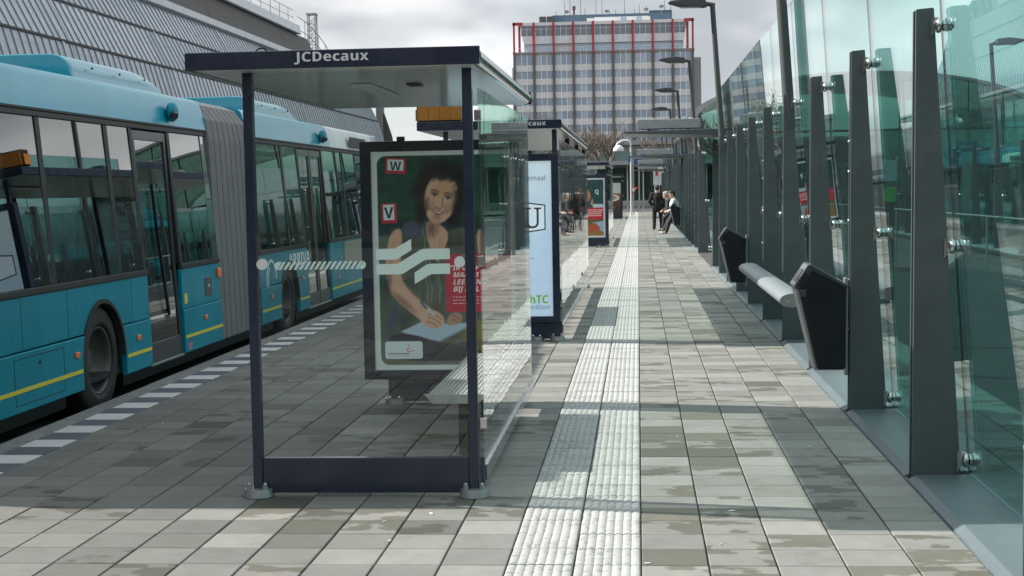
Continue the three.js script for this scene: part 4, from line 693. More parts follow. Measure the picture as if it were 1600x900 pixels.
  for (let i = 0; i < 7; i++) { const a = i * 2.4, b = a + 2.4, f = (q) => V(-24.6, 14.6 - q * q * 0.012, z1 - 18 + q); t.add('rail', [cyl(f(a), f(b), 0.03, 0.03, 6), cyl(f(a).add(new THREE.Vector3(0, -0.9, 0)), f(b).add(new THREE.Vector3(0, -0.9, 0)), 0.03, 0.03, 6)], mat.galv); t.add('rail_post', cyl(f(b), f(b).add(new THREE.Vector3(0, -1.7, 0)), 0.03, 0.03, 6), mat.galv); }
  // lattice mast
  const m = new Thing('lattice_mast', 'slim lattice mast above the end of the hall roof', 'mast', [-26.6, 11, 122]);
  const mx = -26.55, mz = 122, tp = 16.45;
  for (const [a, b] of [[-0.32, -0.32], [0.32, -0.32], [0.32, 0.32], [-0.32, 0.32]]) m.add('leg', cyl(V(mx + a, 9, mz + b), V(mx + a, tp, mz + b), 0.06, 0.06, 6), mat.galv);
  for (let y = 9, i = 0; y < tp - 0.5; y += 0.55, i++) m.add('brace', [cyl(V(mx - 0.32, y, mz - 0.32), V(mx + 0.32, y + 0.55, mz - 0.32), 0.03, 0.03, 5), cyl(V(mx - 0.32, y, mz + 0.32), V(mx + 0.32, y + 0.55, mz + 0.32), 0.03, 0.03, 5), cyl(V(mx - 0.32, y, mz - 0.32), V(mx + 0.32, y, mz - 0.32), 0.03, 0.03, 5)], mat.galv);
  m.add('top_plate', box(mx - 0.42, mx + 0.42, tp - 0.08, tp + 0.05, mz - 0.42, mz + 0.42), mat.galv);
  const p = new Thing('concrete_pylon', 'grey pylon at the far end of the station hall', 'pillar', [-22.2, 0, 128.5]);
  p.add('shaft', box(-22.5, -21.9, 0, 9.2, 128, 129, 0.05), mat.concrete); p.add('curved_fin', prismXY([[-21.85, 0], [-20.6, 0], [-20.75, 4], [-21.2, 6.6], [-21.85, 8.6]], 128.2, 128.6), dark);
}

// ------------------------------------------------------------------ tower block behind
{
  const t = new Thing('office_tower', 'tall grey office tower with red columns round its top floors', 'building', [-7.7, 0, 360]);
  const Z = 360, xl = -29.25, bay = 4.735, nb = 9, xr = xl + bay * nb, glass = M(C(0.15, 0.215, 0.30), 0.14, { clearcoat: 1 }), glass2 = M(C(0.27, 0.34, 0.42), 0.2, { clearcoat: 1 }), span = M(C(0.82, 0.80, 0.775), 0.8, { map: grime }), col = M(C(0.13, 0.115, 0.11), 0.7), wh = M(C(0.86, 0.86, 0.87), 0.6, { map: grime }), redM = M(C(0.42, 0.03, 0.04), 0.5), mull = M(C(0.80, 0.82, 0.85), 0.6), topGlass = M(C(0.05, 0.085, 0.12), 0.1, { clearcoat: 1 }), blue = M(C(0.10, 0.16, 0.22), 0.6, { map: grime }), paleGlass = M(C(0.42, 0.54, 0.66), 0.2, { clearcoat: 0.8 });
  t.add('core', box(xl + 0.1, xr - 0.1, 0, 34.3, Z + 0.5, Z + 17), span);
  t.add('side_wing', box(xr + 0.02, xr + 2.1, 0, 33.0, Z + 5, Z + 20), M(C(0.33, 0.33, 0.34), 0.8, { map: grime }));
  t.add('side_wing', box(xl - 1.0, xl - 0.02, 0, 31.5, Z + 5, Z + 20), M(C(0.30, 0.30, 0.31), 0.8, { map: grime }));
  const rows = [32.75, 29.25, 26.0, 22.8, 19.55, 16.3, 13.05, 9.8], R = rng(33);
  rows.forEach((y, k) => {
    const h = k ? 1.72 : 2.2, yb = y - h / 2, below = rows[k + 1] ? rows[k + 1] + 0.86 : 7.6;
    t.add('spandrel', box(xl, xr, below + 0.02, yb - 0.02, Z + 0.12, Z + 0.5), span);
    for (let b = 0; b < nb; b++) for (let w = 0; w < 3; w++) { const x = xl + b * bay + 0.42 + w * 1.33; t.add('window', box(x + 0.06, x + 1.24, yb, yb + h, Z + 0.26, Z + 0.4), R() < 0.3 ? glass2 : glass); }
  });
  for (let b = 0; b < nb; b++) for (let w = 0; w < 2; w++) { const x = xl + b * bay + 0.42 + (w + 1) * 1.33 - 0.02; t.add('mullion', box(x - 0.07, x + 0.07, 7.6, 35.2, Z + 0.04, Z + 0.25), mull); }
  for (let b = 0; b <= nb; b++) { const x = xl + b * bay; t.add('column', box(x - 0.27, x + 0.27, 0, 34.2, Z - 0.35, Z + 0.3), col); t.add('red_column', box(x - 0.23, x + 0.23, 34.2, 41.75, Z - 0.5, Z - 0.05), redM); }
  t.add('roof_ledge', box(xl - 0.4, xr + 0.4, 34.3, 34.75, Z - 0.05, Z + 17), M(C(0.26, 0.25, 0.25), 0.8));
  for (let x = xl; x < xr; x += bay / 2) t.add('railing_post', box(x, x + 0.06, 34.75, 35.7, Z, Z + 0.06), mull);
  t.add('railing', box(xl - 0.3, xr + 0.3, 35.66, 35.72, Z, Z + 0.06), mull);
  // set-back storey, flared parapet, top storey
  for (let b = 0; b < nb; b++) t.add('window', box(xl + b * bay + (b ? 0.32 : 2.6), xl + (b + 1) * bay - (b === nb - 1 ? 2.4 : 0.32), 34.8, 36.75, Z + 1.4, Z + 1.6), b === 2 ? wh : paleGlass);
  t.add('inner_wall', box(xl + 2.2, xr - 2.2, 34.75, 41, Z + 1.65, Z + 15), span);
  const flare = [[xl + 2.3, 36.7], [xr - 2.1, 36.7], [xr - 1.75, 38.55], [xl + 1.85, 38.55]];
  t.add('parapet', prismXY(flare, Z + 0.4, Z + 1.3), wh);
  t.add('cornice', box(xl + 1.2, xr - 1.2, 41.0, 41.75, Z + 0.1, Z + 16), wh);
  for (let b = 0; b < nb; b++) { for (let w = 0; w < 3; w++) { if ((b === 0 && w === 0) || (b === nb - 1 && w === 2)) continue; const x = xl + b * bay + 0.36 + w * 1.35; t.add('window', box(x + 0.05, x + 1.27, 38.6, 40.15, Z + 0.6, Z + 0.75), topGlass); t.add('window', box(x + 0.05, x + 1.27, 40.22, 40.98, Z + 0.6, Z + 0.75), topGlass); t.add('mullion', box(x - 0.05, x + 0.05, 38.56, 41.0, Z + 0.45, Z + 0.6), mull); } }
  t.add('transom', box(xl + 1.8, xr - 1.8, 40.15, 40.22, Z + 0.46, Z + 0.6), mull);
  for (const [x, s] of [[xl, 1], [xr, -1]]) { t.add('red_beam', box(x - 0.3 * s, x + 2.0 * s, 41.1, 41.8, Z - 0.5, Z + 0.05), redM); t.add('red_column', box(x + 0.95 * s, x + 1.5 * s, 34.8, 41.1, Z + 0.6, Z + 1.1), redM); }
  // plant on the roof
  t.add('plant_room', box(xl + 9, xr - 4.8, 41.75, 43.9, Z + 5, Z + 14), blue); t.add('plant_wall', box(xl + 19.1, xr - 10.5, 41.8, 43.2, Z + 4.8, Z + 4.99), wh); t.add('plant_wall', box(xl + 17.3, xl + 19, 41.8, 43.0, Z + 4.8, Z + 4.99), span);
  for (let i = 0; i < 5; i++) t.add('plant_window', box(xr - 19 + i * 1.9, xr - 17.6 + i * 1.9, 41.9, 43.1, Z + 4.7, Z + 4.79), i % 2 ? glass2 : span);
  t.add('plant_block', box(xr - 10.2, xr - 4.7, 41.8, 44.6, Z + 6, Z + 13), blue);
  for (const x of [5.9, 7.7]) t.add('cooling_unit', box(xl + x, xl + x + 1.6, 41.8, 43.5, Z + 3, Z + 5, 0.1), M(C(0.06, 0.055, 0.055), 0.7));
  const an = rng(77); for (let i = 0; i < 16; i++) { const x = xl + 9.4 + i * 1.85 + an(), h = 1.0 + an() * 5.2; t.add('antenna', cyl(V(x, 43.8, Z + 7), V(x, 43.9 + h, Z + 7), 0.085, 0.05, 6), mat.fin); }
  for (const [x, y] of [[xl + 12.5, 44.5], [xl + 22.2, 44.4], [xl + 31.7, 44.6], [xr - 7.2, 45.2]]) t.add('dish', [new THREE.SphereGeometry(0.6, 12, 8, 0, 6.3, 0, 1.2).rotateX(-0.6).translate(x, y, -Z - 5), cyl(V(x, 43.6, Z + 5), V(x, y + 0.4, Z + 5), 0.08, 0.08, 6)], mat.galv);
  t.add('vent', [cyl(V(xl + 14.2, 43.8, Z + 6), V(xl + 14.2, 45.4, Z + 6), 0.25, 0.25, 10), cyl(V(xl + 14.2, 45.2, Z + 6), V(xl + 14.2, 46.1, Z + 6), 0.42, 0.42, 12)], M(C(0.10, 0.05, 0.04), 0.7));
  // ground floors
  for (let i = 0; i < 20; i++) t.add('window', box(xl + 0.3 + i * 2.12, xl + 2.2 + i * 2.12, 4.4, 7.2, Z + 0.2, Z + 0.35), topGlass); t.add('spandrel', box(xl, xr, 0, 4.3, Z + 0.12, Z + 0.5), span);
}

// ------------------------------------------------------------------ middle distance
{
  const low = new Thing('low_building', 'low glazed building at the foot of the office tower', 'building', [0, 0, 170]);
  const gg = M(C(0.16, 0.24, 0.23), 0.15, { clearcoat: 1 }), wl = M(C(0.36, 0.35, 0.34), 0.8, { map: grime });
  low.add('wall', box(-22, 26, 0, 6.6, 170.6, 182), wl); low.add('roof_edge', box(-22.4, 26.4, 6.62, 7.1, 170, 182.4), M(C(0.30, 0.29, 0.28), 0.7));
  for (let i = 0; i < 20; i++) for (const [a, b] of [[0.5, 2.7], [3.3, 5.9]]) low.add('window', box(-21.6 + i * 2.38, -19.6 + i * 2.38, a, b, 170.3, 170.58), gg);
  const pavGlass = pane(0.6, 0.76, 0.71);
  const pav = new Thing('glass_pavilion', 'greenish glass pavilion behind the end of the platform', 'building', [5, 0, 124]);
  for (let i = 0; i < 14; i++) { pav.add('window', box(-3.4 + i * 1.3, -2.2 + i * 1.3, 0.5, 3.4, 124, 124.05), pavGlass); pav.add('post', box(-3.52 + i * 1.3, -3.42 + i * 1.3, 0, 3.6, 123.9, 124.1), mat.white); }
  pav.add('roof', box(-4, 15.2, 3.62, 3.95, 122.6, 131), mat.galv); pav.add('back_wall', box(-3.5, 14.8, 0, 3.6, 129.6, 130), wl); pav.add('plinth', box(-3.6, 14.9, 0, 0.48, 123.92, 124.12), mat.concrete);
  struct('cross_road', box(-60, 60, -0.199, -0.03, 108, 122), mat.asphalt);
  for (const [z, l] of [[108.6, 'low grey guard rail across the end of the platform'], [116.5, 'second guard rail beyond the crossing road']]) { const r = new Thing('guard_rail', l, 'guard rail', [0, 0, z], 'guard rails by the crossing road'); for (let x = -24; x <= 24; x += 2) r.add('post', box(x - 0.04, x + 0.04, -0.1, 0.75, z - 0.04, z + 0.04), mat.galv); r.add('rail', box(-24.2, 24.2, 0.45, 0.74, z - 0.08, z - 0.045), mat.galv); }
  // white arched street lamp
  const L = new Thing('street_lamp', 'white street lamp with curved arm before the office tower', 'street lamp', [-0.42, 0, 92]);
  L.add('pole', cyl(V(-0.42, 0, 92), V(-0.42, 4.35, 92), 0.06, 0.05, 12), mat.white);
  L.add('arm', tube([V(-0.42, 4.3, 92), V(-0.5, 4.55, 92), V(-0.85, 4.62, 92), V(-1.2, 4.45, 92), V(-1.32, 4.2, 92)], 0.07, 20, 8), mat.white);
  L.add('lamp_shade', new THREE.SphereGeometry(0.34, 16, 10, 0, 6.3, 0, 1.7).translate(-1.16, 4.02, -92), mat.white);
  // give-way sign
  const S = new Thing('give_way_sign', 'small red and white give way sign on a thin pole', 'traffic sign', [-0.30, 0, 98]);
  S.add('pole', cyl(V(-0.30, 0, 98.04), V(-0.30, 3.6, 98.04), 0.04, 0.04, 8), mat.galv);
  const tri = (r) => [[-0.30 - r, 1.62 + r * 0.55], [-0.30 + r, 1.62 + r * 0.55], [-0.30, 1.62 - r * 1.15]].reverse();
  S.add('plate', prismXY(tri(0.30), 98, 98.02, 0.004), mat.red); S.add('face', prismXY(tri(0.17), 97.99, 97.999), mat.white);
  const B = new Thing('blue_sign', 'blue direction sign near the white street lamp', 'traffic sign', [-0.05, 0, 120]);
  B.add('pole', cyl(V(0.1, 0, 120.1), V(0.1, 4.3, 120.1), 0.05, 0.05, 8), mat.galv); B.add('plate', box(-0.75, 0.75, 3.6, 4.25, 120, 120.04, 0.01), M(C(0.03, 0.07, 0.22), 0.5));
  const N = new Thing('notice_board', 'pale notice board with red mark at the end of the walkway', 'sign', [1.6, 0, 112]);
  N.add('post', [cyl(V(1.25, -0.1, 112.05), V(1.25, 3.4, 112.05), 0.04, 0.04, 8), cyl(V(1.95, -0.1, 112.05), V(1.95, 3.4, 112.05), 0.04, 0.04, 8)], mat.galv); N.add('board', box(1.15, 2.05, 1.9, 3.3, 112, 112.04, 0.01), mat.white); N.add('red_mark', box(1.3, 1.5, 2.6, 3.1, 111.985, 111.998), mat.red);
}
// bare winter trees at the foot of the tower
function bareTree(X, Z, h, seed, label) {
  const R = rng(seed), t = new Thing('bare_tree', label, 'tree', [X, 0, Z], 'bare trees before the office tower'), segs = [], trunk = [];
  const grow = (p, d, len, r, lvl) => {
    const q = p.clone().addScaledVector(d, len); (lvl === 0 ? trunk : segs).push(cyl(p, q, r, r * 0.66, lvl < 2 ? 7 : 4, true));
    if (lvl >= 5) return; const n = lvl === 0 ? 5 : 3;
    for (let i = 0; i < n; i++) { const e = d.clone().add(new THREE.Vector3((R() - 0.5) * 1.5, (R() - 0.25) * 0.8, (R() - 0.5) * 1.5)).normalize(); grow(q.clone().addScaledVector(d, -len * 0.35 * R() * (lvl ? 1 : 0.6)), e, len * (0.62 + R() * 0.2), r * 0.6, lvl + 1); }
  };
  grow(V(X, -0.2, Z), new THREE.Vector3(0, 1, 0), h * 0.30, h * 0.022, 0);
  const bark = M(C(0.13, 0.105, 0.085), 0.9); t.add('trunk', trunk, bark); t.add('crown', segs, bark);
}
[[-11.5, 150, 11, 'bare tree at the left edge of the tower foot'], [-7.2, 156, 10, 'bare tree between second and third shelter roofs'], [-3.4, 160, 11, 'bare tree left of the white street lamp'], [2.5, 165, 9, 'bare tree right of the white street lamp'], [8.5, 150, 12, 'bare tree behind the right end of the glass pavilion']].forEach(([x, z, h, l], i) => bareTree(x, z, h, 40 + i, l));

// ------------------------------------------------------------------ station side, right, seen through the glass
{
  const t = new Thing('glass_arch_hall', 'green glass hall with arched grey roof edge, far right', 'building', [12.5, 0, 84]);
  const arc = (r, n = 20, dx = 0) => [...Array(n + 1).keys()].map((i) => { const a = Math.PI * (1 - i / n); return [12.5 + dx + Math.cos(a) * r, 5.2 + Math.sin(a) * r * 0.28]; });
  t.add('arch_edge', prismXY(shapeOf([...arc(9.75), [22.25, 0], [2.75, 0]].reverse(), [[...arc(9.3), [21.8, 0.0001], [3.2, 0.0001]]]), 84, 84.6), mat.galv);
  const gl = pane(0.56, 0.77, 0.69);
  for (let i = 0; i < 10; i++) { const x0 = 3.3 + i * 1.86, x1 = x0 + 1.78, top = (x) => 5.2 + 0.28 * Math.sqrt(Math.max(0, 9.25 * 9.25 - (x - 12.5) ** 2)); t.add('window', prismXY([[x0, 0.1], [x1, 0.1], [x1, top(x1)], [(x0 + x1) / 2, top((x0 + x1) / 2)], [x0, top(x0)]], 84.2, 84.23), gl); t.add('mullion', box(x1 + 0.01, x1 + 0.07, 0, top(x1), 84.15, 84.3), mat.frameDark); }
  t.add('transom', box(3.3, 21.7, 4.6, 4.72, 84.1, 84.19), mat.frameDark);
  t.add('vault', prismXY(shapeOf([...arc(9.7), ...arc(9.66).reverse()].reverse()), 84.7, 104), pane(0.62, 0.78, 0.74));
  for (let i = 0; i < 5; i++) t.add('rib', prismXY(shapeOf([...arc(9.85), ...arc(9.7).reverse()].reverse()), 86 + i * 4.4, 86.2 + i * 4.4), mat.galv);
  const s = new Thing('station_building', 'long dark station building beyond the right platforms', 'building', [30, 0, 60]);
  const dk = M(C(0.075, 0.09, 0.09), 0.6, { map: grime }), gw = M(C(0.06, 0.09, 0.09), 0.1, { clearcoat: 1 });
  s.add('wall', box(26, 40, 0, 3.3, 22, 150), dk); s.add('roof', box(25.2, 41, 3.32, 3.7, 21, 151), mat.galv);
  for (let i = 0; i < 30; i++) for (const [a, b] of [[0.6, 2.9]]) s.add('window', box(25.93, 25.985, a, b, 23 + i * 4.2, 26.6 + i * 4.2), gw);
  const bus2 = scene.getObjectByName('articulated_bus'); if (bus2) { const c = bus2.clone(); c.name = numbered('articulated_bus'); c.userData = { label: 'second turquoise bus parked far right, dim behind the glass wall', category: 'bus' }; c.position.set(14.6, -0.185, -62); c.rotation.y = Math.PI; scene.add(c); }
  const i = new Thing('info_totem', 'pale blue and green information totem behind the glass', 'sign', [3.4, 0, 20.5]);
  i.add('post', box(3.32, 3.44, 0, 1.6, 20.5, 20.56, 0.01), mat.frameDark); i.add('panel', box(3.28, 3.48, 1.72, 2.0, 20.49, 20.53, 0.006), M(C(0.35, 0.5, 0.52), 0.4)); i.add('green_panel', box(3.30, 3.46, 1.44, 1.64, 20.485, 20.495, 0.004), M(C(0.06, 0.55, 0.05), 0.4)); 
  const h = new Thing('handrail', 'thin pale handrail along the lane behind the glass wall', 'handrail', [6.5, 0, 30]);
  for (let z = 9; z < 60; z += 5) h.add('post', cyl(V(6.6, 0, z), V(6.6, 1.05, z), 0.02, 0.02, 8), mat.galv); h.add('rail', cyl(V(6.6, 1.04, 9), V(6.6, 1.04, 59), 0.018, 0.018, 8), mat.galv);
}

// buildings behind the viewer, seen in the panes
{
  const t = new Thing('brick_terminal', 'long dark brick terminal behind the viewer, mirrored in panes', 'building', [0, 0, -34]), br = M(C(0.085, 0.07, 0.06), 0.85, { map: grime }), gl = M(C(0.03, 0.04, 0.045), 0.1, { clearcoat: 1 });
  t.add('wall', box(-48, 48, 0, 11, -46, -34), br); t.add('roof', box(-48.6, 48.6, 11.02, 11.5, -46.6, -33.4), mat.fin);
  for (let i = 0; i < 26; i++) for (const y of [0.8, 4.2, 7.6]) t.add('window', box(-46.8 + i * 3.65, -44.6 + i * 3.65, y, y + 2.2, -33.98, -33.9), gl);
}
// ------------------------------------------------------------------ people
// every body is one smooth surface: the distance to tapered bones, joined by a smooth minimum, meshed on a grid
function mesh3(bones, cell, blend, paint) {
  const lo = new THREE.Vector3(1e9, 1e9, 1e9), hi = lo.clone().negate();
  for (const [a, b, ra, rb] of bones) { const r = Math.max(ra, rb ?? ra) + blend + cell * 2; for (const p of [a, b]) { lo.min(new THREE.Vector3(p[0] - r, p[1] - r, p[2] - r)); hi.max(new THREE.Vector3(p[0] + r, p[1] + r, p[2] + r)); } }
  const size = Math.max(hi.x - lo.x, hi.y - lo.y, hi.z - lo.z), n = Math.ceil(size / cell), c = lo.clone().add(hi).multiplyScalar(0.5), F = new Float32Array(n * n * n).fill(1), half = n / 2, sc = size / 2;
  for (const [a, b, ra, rb = ra, fl = 1] of bones) {
    const R = Math.max(ra, rb) + blend * 2 + cell * 2, rg = (k, s) => { const mn = Math.min(a[k], b[k]) - R * Math.max(1, fl), mx = Math.max(a[k], b[k]) + R * Math.max(1, fl), cc = [c.x, c.y, c.z][k]; return [Math.max(0, Math.floor((mn - cc) / sc * half + half)), Math.min(n - 1, Math.ceil((mx - cc) / sc * half + half))]; };
    const [x0, x1] = rg(0), [y0, y1] = rg(1), [z0, z1] = rg(2), dx = b[0] - a[0], dy = b[1] - a[1], dz = b[2] - a[2], L2 = dx * dx + dy * dy + dz * dz || 1e-9;
    for (let k = z0; k <= z1; k++) for (let j = y0; j <= y1; j++) for (let i = x0; i <= x1; i++) {
      const px = (i - half) / half * sc + c.x - a[0], py = (j - half) / half * sc + c.y - a[1], pz = (k - half) / half * sc + c.z - a[2], t = clamp((px * dx + py * dy + pz * dz) / L2);
      const ex = px - dx * t, ey = py - dy * t, ez = pz - dz * t, d = Math.hypot(ex, ey, ez / fl) - mix(ra, rb, t), o = (k * n + j) * n + i, e = F[o];
      const h = Math.max(blend - Math.abs(d - e), 0) / blend; F[o] = Math.min(d, e) - h * h * blend * 0.25;
    }
  }
  const mc = new MarchingCubes(n, new THREE.MeshStandardMaterial(), false, false, 200000); mc.isolation = 0;
  for (let i = 0; i < F.length; i++) mc.field[i] = -F[i]; mc.update();
  const P = mc.positionArray.slice(0, mc.count * 3), N = mc.normalArray.slice(0, mc.count * 3);
  for (let i = 0; i < mc.count; i++) { P[3 * i] = P[3 * i] * sc + c.x; P[3 * i + 1] = P[3 * i + 1] * sc + c.y; P[3 * i + 2] = P[3 * i + 2] * sc + c.z; }
  const g = new THREE.BufferGeometry(); g.setAttribute('position', new THREE.BufferAttribute(P, 3)); g.setAttribute('normal', new THREE.BufferAttribute(N, 3)); return g;
}
// hand at w pointing along d, palm turned to s: palm, four curled fingers and a thumb
function handBones(w, d, s) {
  const D = new THREE.Vector3(...d).normalize(), S = new THREE.Vector3(...s).normalize(), U = D.clone().cross(S).normalize(), at = (f, u, q) => { const v = new THREE.Vector3(...w).addScaledVector(D, f).addScaledVector(U, u).addScaledVector(S, q); return [v.x, v.y, v.z]; }, o = [[at(0, 0, 0), at(0.075, 0.012, 0), 0.024, 0.02], [at(0.01, -0.012, 0), at(0.07, -0.018, 0), 0.02, 0.018]];
  [0.03, 0.01, -0.01, -0.028].forEach((u, i) => { const l = [0.032, 0.038, 0.035, 0.027][i]; o.push([at(0.078, u, 0), at(0.078 + l, u, 0.012), 0.0095, 0.009], [at(0.078 + l, u, 0.012), at(0.078 + l * 1.6, u, 0.036), 0.009, 0.0075]); });
  o.push([at(0.02, 0.028, 0.004), at(0.052, 0.05, 0.018), 0.012, 0.0105], [at(0.052, 0.05, 0.018), at(0.084, 0.048, 0.03), 0.0105, 0.0085]); return o;
}
const skinM = M(C(0.50, 0.30, 0.22), 0.55), hairM = M(C(0.022, 0.016, 0.013), 0.6), greyHair = M(C(0.30, 0.29, 0.28), 0.7);
function person(X, Z, turn, label, J, wear) {
  const t = new Thing('person', label, 'person', [X, 0, Z]); t.o.rotation.y = turn; t.off.set(0, 0, 0);
  const add = (n, g, m, p) => { const me = shadowed(new THREE.Mesh(metricUV(g), m)); me.name = n; (p ?? t.o).add(me); return me; };
  const { head: H, neck: Nk, chest: Ch, hip: Hp, sh, el, wr, hd, pl, hj, kn, an, to } = J, f = J.face ?? [0, 0, -1], B = [];
  const fv = new THREE.Vector3(...f).normalize(), rv = new THREE.Vector3(-fv.z, 0, fv.x).normalize(), hp = (a, b, c) => [H[0] + fv.x * a + rv.x * c, H[1] + b + fv.y * a, H[2] + fv.z * a + rv.z * c];
  B.push([hp(-0.015, 0.03, 0), hp(0.02, 0.035, 0), 0.088, 0.086], [hp(0.03, -0.06, 0), hp(0.045, -0.085, 0), 0.062, 0.05], [hp(-0.03, -0.06, 0), Nk, 0.058, 0.062], [Nk, Ch, 0.075, 0.13], [Ch, Hp, 0.145, 0.15]);
  for (const i of [0, 1]) { B.push([Ch, sh[i], 0.10, 0.075], [sh[i], el[i], 0.055, 0.044], [el[i], wr[i], 0.042, 0.028], [Hp, hj[i], 0.13, 0.10], [hj[i], kn[i], 0.088, 0.06], [kn[i], an[i], 0.058, 0.038], [an[i], to[i], 0.042, 0.034]); }
  const body = mesh3(B, 0.017, 0.04), parts = [body];
  // face: nose, brow, lips, ears on a finer grid
  parts.push(mesh3([[hp(0.10, 0.02, 0), hp(0.118, -0.012, 0), 0.011, 0.015], [hp(0.085, 0.05, -0.032), hp(0.085, 0.05, 0.032), 0.014, 0.014], [hp(0.096, -0.052, -0.016), hp(0.096, -0.052, 0.016), 0.009, 0.009], [hp(-0.005, 0.012, 0.088), hp(-0.012, -0.02, 0.085), 0.018, 0.012], [hp(-0.005, 0.012, -0.088), hp(-0.012, -0.02, -0.085), 0.018, 0.012]], 0.004, 0.01));
  for (const i of [0, 1]) parts.push(mesh3([[wr[i], wr[i], 0.026, 0.026], ...handBones(wr[i], hd[i], pl[i])], 0.004, 0.009));
  add('body', mergeGeometries(parts), skinM);
  for (const s of [-1, 1]) { const c = hp(0.083, 0.026, 0.031 * s); add('eye', new THREE.SphereGeometry(0.0105, 10, 8).translate(...c), M(C(0.05, 0.04, 0.035), 0.3)); }
  add('hair', mesh3([[hp(-0.03, 0.065, 0), hp(0.035, 0.075, 0), 0.092, 0.08], [hp(-0.05, 0.02, 0), hp(-0.055, -0.03, 0), 0.078, 0.06], [hp(0, 0.05, 0.045), hp(-0.02, 0.0, 0.055), 0.048, 0.036], [hp(0, 0.05, -0.045), hp(-0.02, 0.0, -0.055), 0.048, 0.036]], 0.008, 0.02), wear.hair);
  const jk = [[[Nk[0], Nk[1] - 0.05, Nk[2]], Ch, 0.095, 0.16], [Ch, Hp, 0.165, 0.165], [Hp, [Hp[0], Hp[1] - 0.10, Hp[2]], 0.168, 0.165]];
  for (const i of [0, 1]) jk.push([Ch, sh[i], 0.13, 0.092], [sh[i], el[i], 0.075, 0.062], [el[i], wr[i], 0.062, 0.045]);
  const jacket = add('jacket', mesh3(jk, 0.014, 0.05), wear.jacket);
  if (wear.collar) add('collar', mesh3([[[Nk[0] - 0.02, Nk[1] - 0.01, Nk[2]], [Nk[0] + 0.02, Nk[1] - 0.02, Nk[2]], 0.075, 0.08]], 0.012, 0.02), wear.collar, jacket);
  if (wear.band) for (const i of [0, 1]) { const a = new THREE.Vector3(...sh[i]), b = new THREE.Vector3(...el[i]); add('sleeve_band', cyl(a.clone().lerp(b, 0.36), a.clone().lerp(b, 0.5), 0.081, 0.079, 16), wear.band, jacket); }
  const tr = []; for (const i of [0, 1]) tr.push([Hp, hj[i], 0.148, 0.118], [hj[i], kn[i], 0.108, 0.082], [kn[i], an[i], 0.08, 0.066]);
  add('trousers', mesh3(tr, 0.014, 0.035), wear.trousers);
  for (const i of [0, 1]) add('shoe', mesh3([[[an[i][0], an[i][1] - 0.035, an[i][2]], to[i], 0.052, 0.042], [[an[i][0], 0.03, an[i][2]], [to[i][0], 0.028, to[i][2]], 0.03, 0.03]], 0.008, 0.02), wear.shoes);
  return { t, add };
}
const cloth = (r, g, b) => M(C(r, g, b), 0.9, { map: grime, bumpMap: grain, bumpScale: 0.001 });
// man in black with his back to us
person(0.77, 61.0, 0, 'man in black coat and black trousers standing with his back turned', {
  head: [0.0, 1.66, -0.01], face: [-0.1, 0, -1], neck: [0, 1.50, 0.0], chest: [0, 1.30, 0.01], hip: [0, 0.97, 0.0],
  sh: [[-0.19, 1.42, 0], [0.19, 1.42, 0]], el: [[-0.31, 1.15, 0.04], [0.27, 1.13, 0.04]], wr: [[-0.20, 0.97, -0.14], [0.24, 0.90, -0.06]], hd: [[0.5, -0.5, -0.6], [0, -1, -0.2]], pl: [[1, 0.2, 0], [-1, 0, 0]],
  hj: [[-0.10, 0.92, 0], [0.10, 0.92, 0]], kn: [[-0.12, 0.50, -0.02], [0.15, 0.50, -0.04]], an: [[-0.13, 0.085, 0.02], [0.17, 0.085, 0.0]], to: [[-0.16, 0.035, -0.13], [0.21, 0.035, -0.15]],
}, { hair: hairM, jacket: cloth(0.014, 0.014, 0.015), trousers: cloth(0.018, 0.018, 0.02), shoes: mat.black });
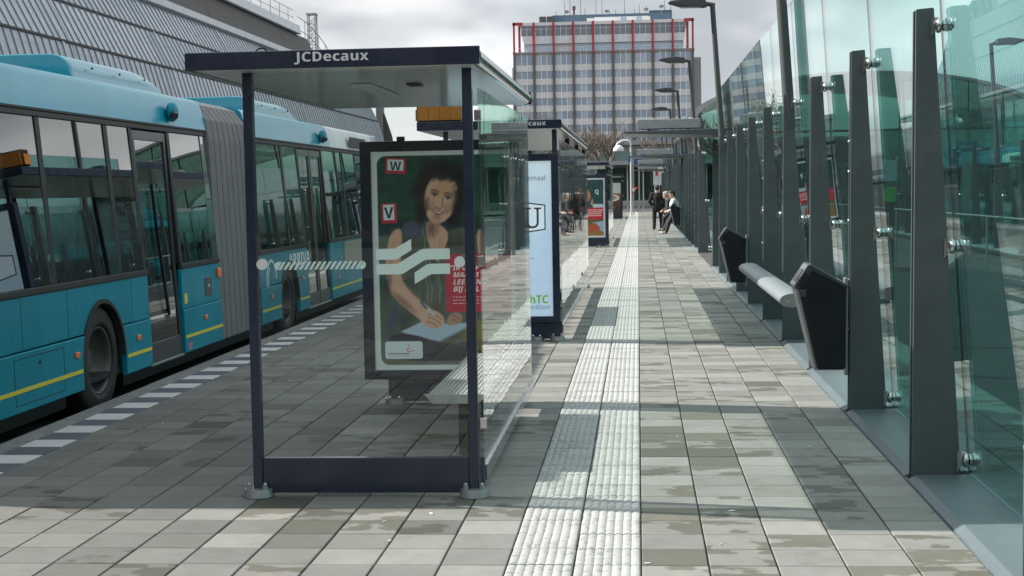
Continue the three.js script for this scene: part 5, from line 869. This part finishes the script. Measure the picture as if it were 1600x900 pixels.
// man in white half sitting on the rail
person(1.26, 54.9, 0, 'man in white jacket half sitting on the rail seat, legs stretched out', {
  head: [-0.03, 1.44, 0], face: [-1, -0.08, 0.12], neck: [0.02, 1.28, 0], chest: [0.05, 1.08, 0], hip: [0.07, 0.78, 0],
  sh: [[0.05, 1.20, -0.18], [0.05, 1.20, 0.18]], el: [[-0.02, 0.94, -0.23], [0.02, 0.93, 0.24]], wr: [[-0.20, 0.86, -0.08], [-0.18, 0.82, 0.10]], hd: [[-1, -0.1, 0.3], [-1, 0, -0.3]], pl: [[0, -0.3, 1], [0, -0.3, -1]],
  hj: [[0.04, 0.74, -0.10], [0.04, 0.74, 0.10]], kn: [[-0.18, 0.42, -0.13], [-0.14, 0.42, 0.12]], an: [[-0.34, 0.09, -0.12], [-0.25, 0.085, 0.14]], to: [[-0.46, 0.05, -0.14], [-0.40, 0.04, 0.17]],
}, { hair: hairM, jacket: cloth(0.68, 0.70, 0.70), band: cloth(0.05, 0.06, 0.08), trousers: cloth(0.05, 0.05, 0.06), shoes: M(C(0.5, 0.5, 0.48), 0.6) });
single('shoulder_bag', [new RoundedBoxGeometry(0.10, 0.22, 0.26, 3, 0.04).translate(1.10, 0.86, -54.98), tube([V(1.10, 0.96, 54.9), V(1.18, 1.05, 54.86), V(1.25, 0.96, 54.82)], 0.012, 10, 6)], cloth(0.015, 0.015, 0.018), 'small black bag held on the lap of the man in white', 'bag');
// grey-haired person sitting behind him
person(1.25, 58.2, 0, 'grey haired person in dark coat sitting behind the man in white', {
  head: [-0.18, 1.40, 0], face: [-1, -0.1, -0.2], neck: [-0.12, 1.24, 0], chest: [-0.04, 1.05, 0], hip: [0.06, 0.78, 0],
  sh: [[-0.06, 1.16, -0.17], [-0.06, 1.16, 0.17]], el: [[-0.10, 0.92, -0.21], [-0.10, 0.92, 0.21]], wr: [[-0.28, 0.82, -0.08], [-0.28, 0.82, 0.08]], hd: [[-1, -0.3, 0.2], [-1, -0.3, -0.2]], pl: [[0, -1, 0.3], [0, -1, -0.3]],
  hj: [[0.03, 0.74, -0.10], [0.03, 0.74, 0.10]], kn: [[-0.24, 0.50, -0.12], [-0.24, 0.50, 0.12]], an: [[-0.28, 0.09, -0.12], [-0.28, 0.09, 0.12]], to: [[-0.42, 0.04, -0.13], [-0.42, 0.04, 0.13]],
}, { hair: greyHair, jacket: cloth(0.03, 0.032, 0.035), trousers: cloth(0.03, 0.03, 0.035), shoes: mat.black });

// paper scraps, grit and gum on the slabs
{
  const R = rng(91), g = []; for (let i = 0; i < 24; i++) { const X = -3.8 + R() * 5.3, Z = 6.4 + R() * R() * 16, q = 0.005 + R() * 0.008; g.push(new THREE.SphereGeometry(1, 6, 4).scale(q * (1 + R()), 0.0022, q * 0.7).rotateY(R() * 3).translate(X, 0.003, -Z)); }
  const me = shadowed(new THREE.Mesh(join(g), M(C(0.62, 0.62, 0.58), 0.9))); me.name = 'grit'; me.userData = { kind: 'stuff', label: 'pale grit and paper scraps scattered on the paving', category: 'litter' }; scene.add(me);
}

renderer.render(scene, camera);
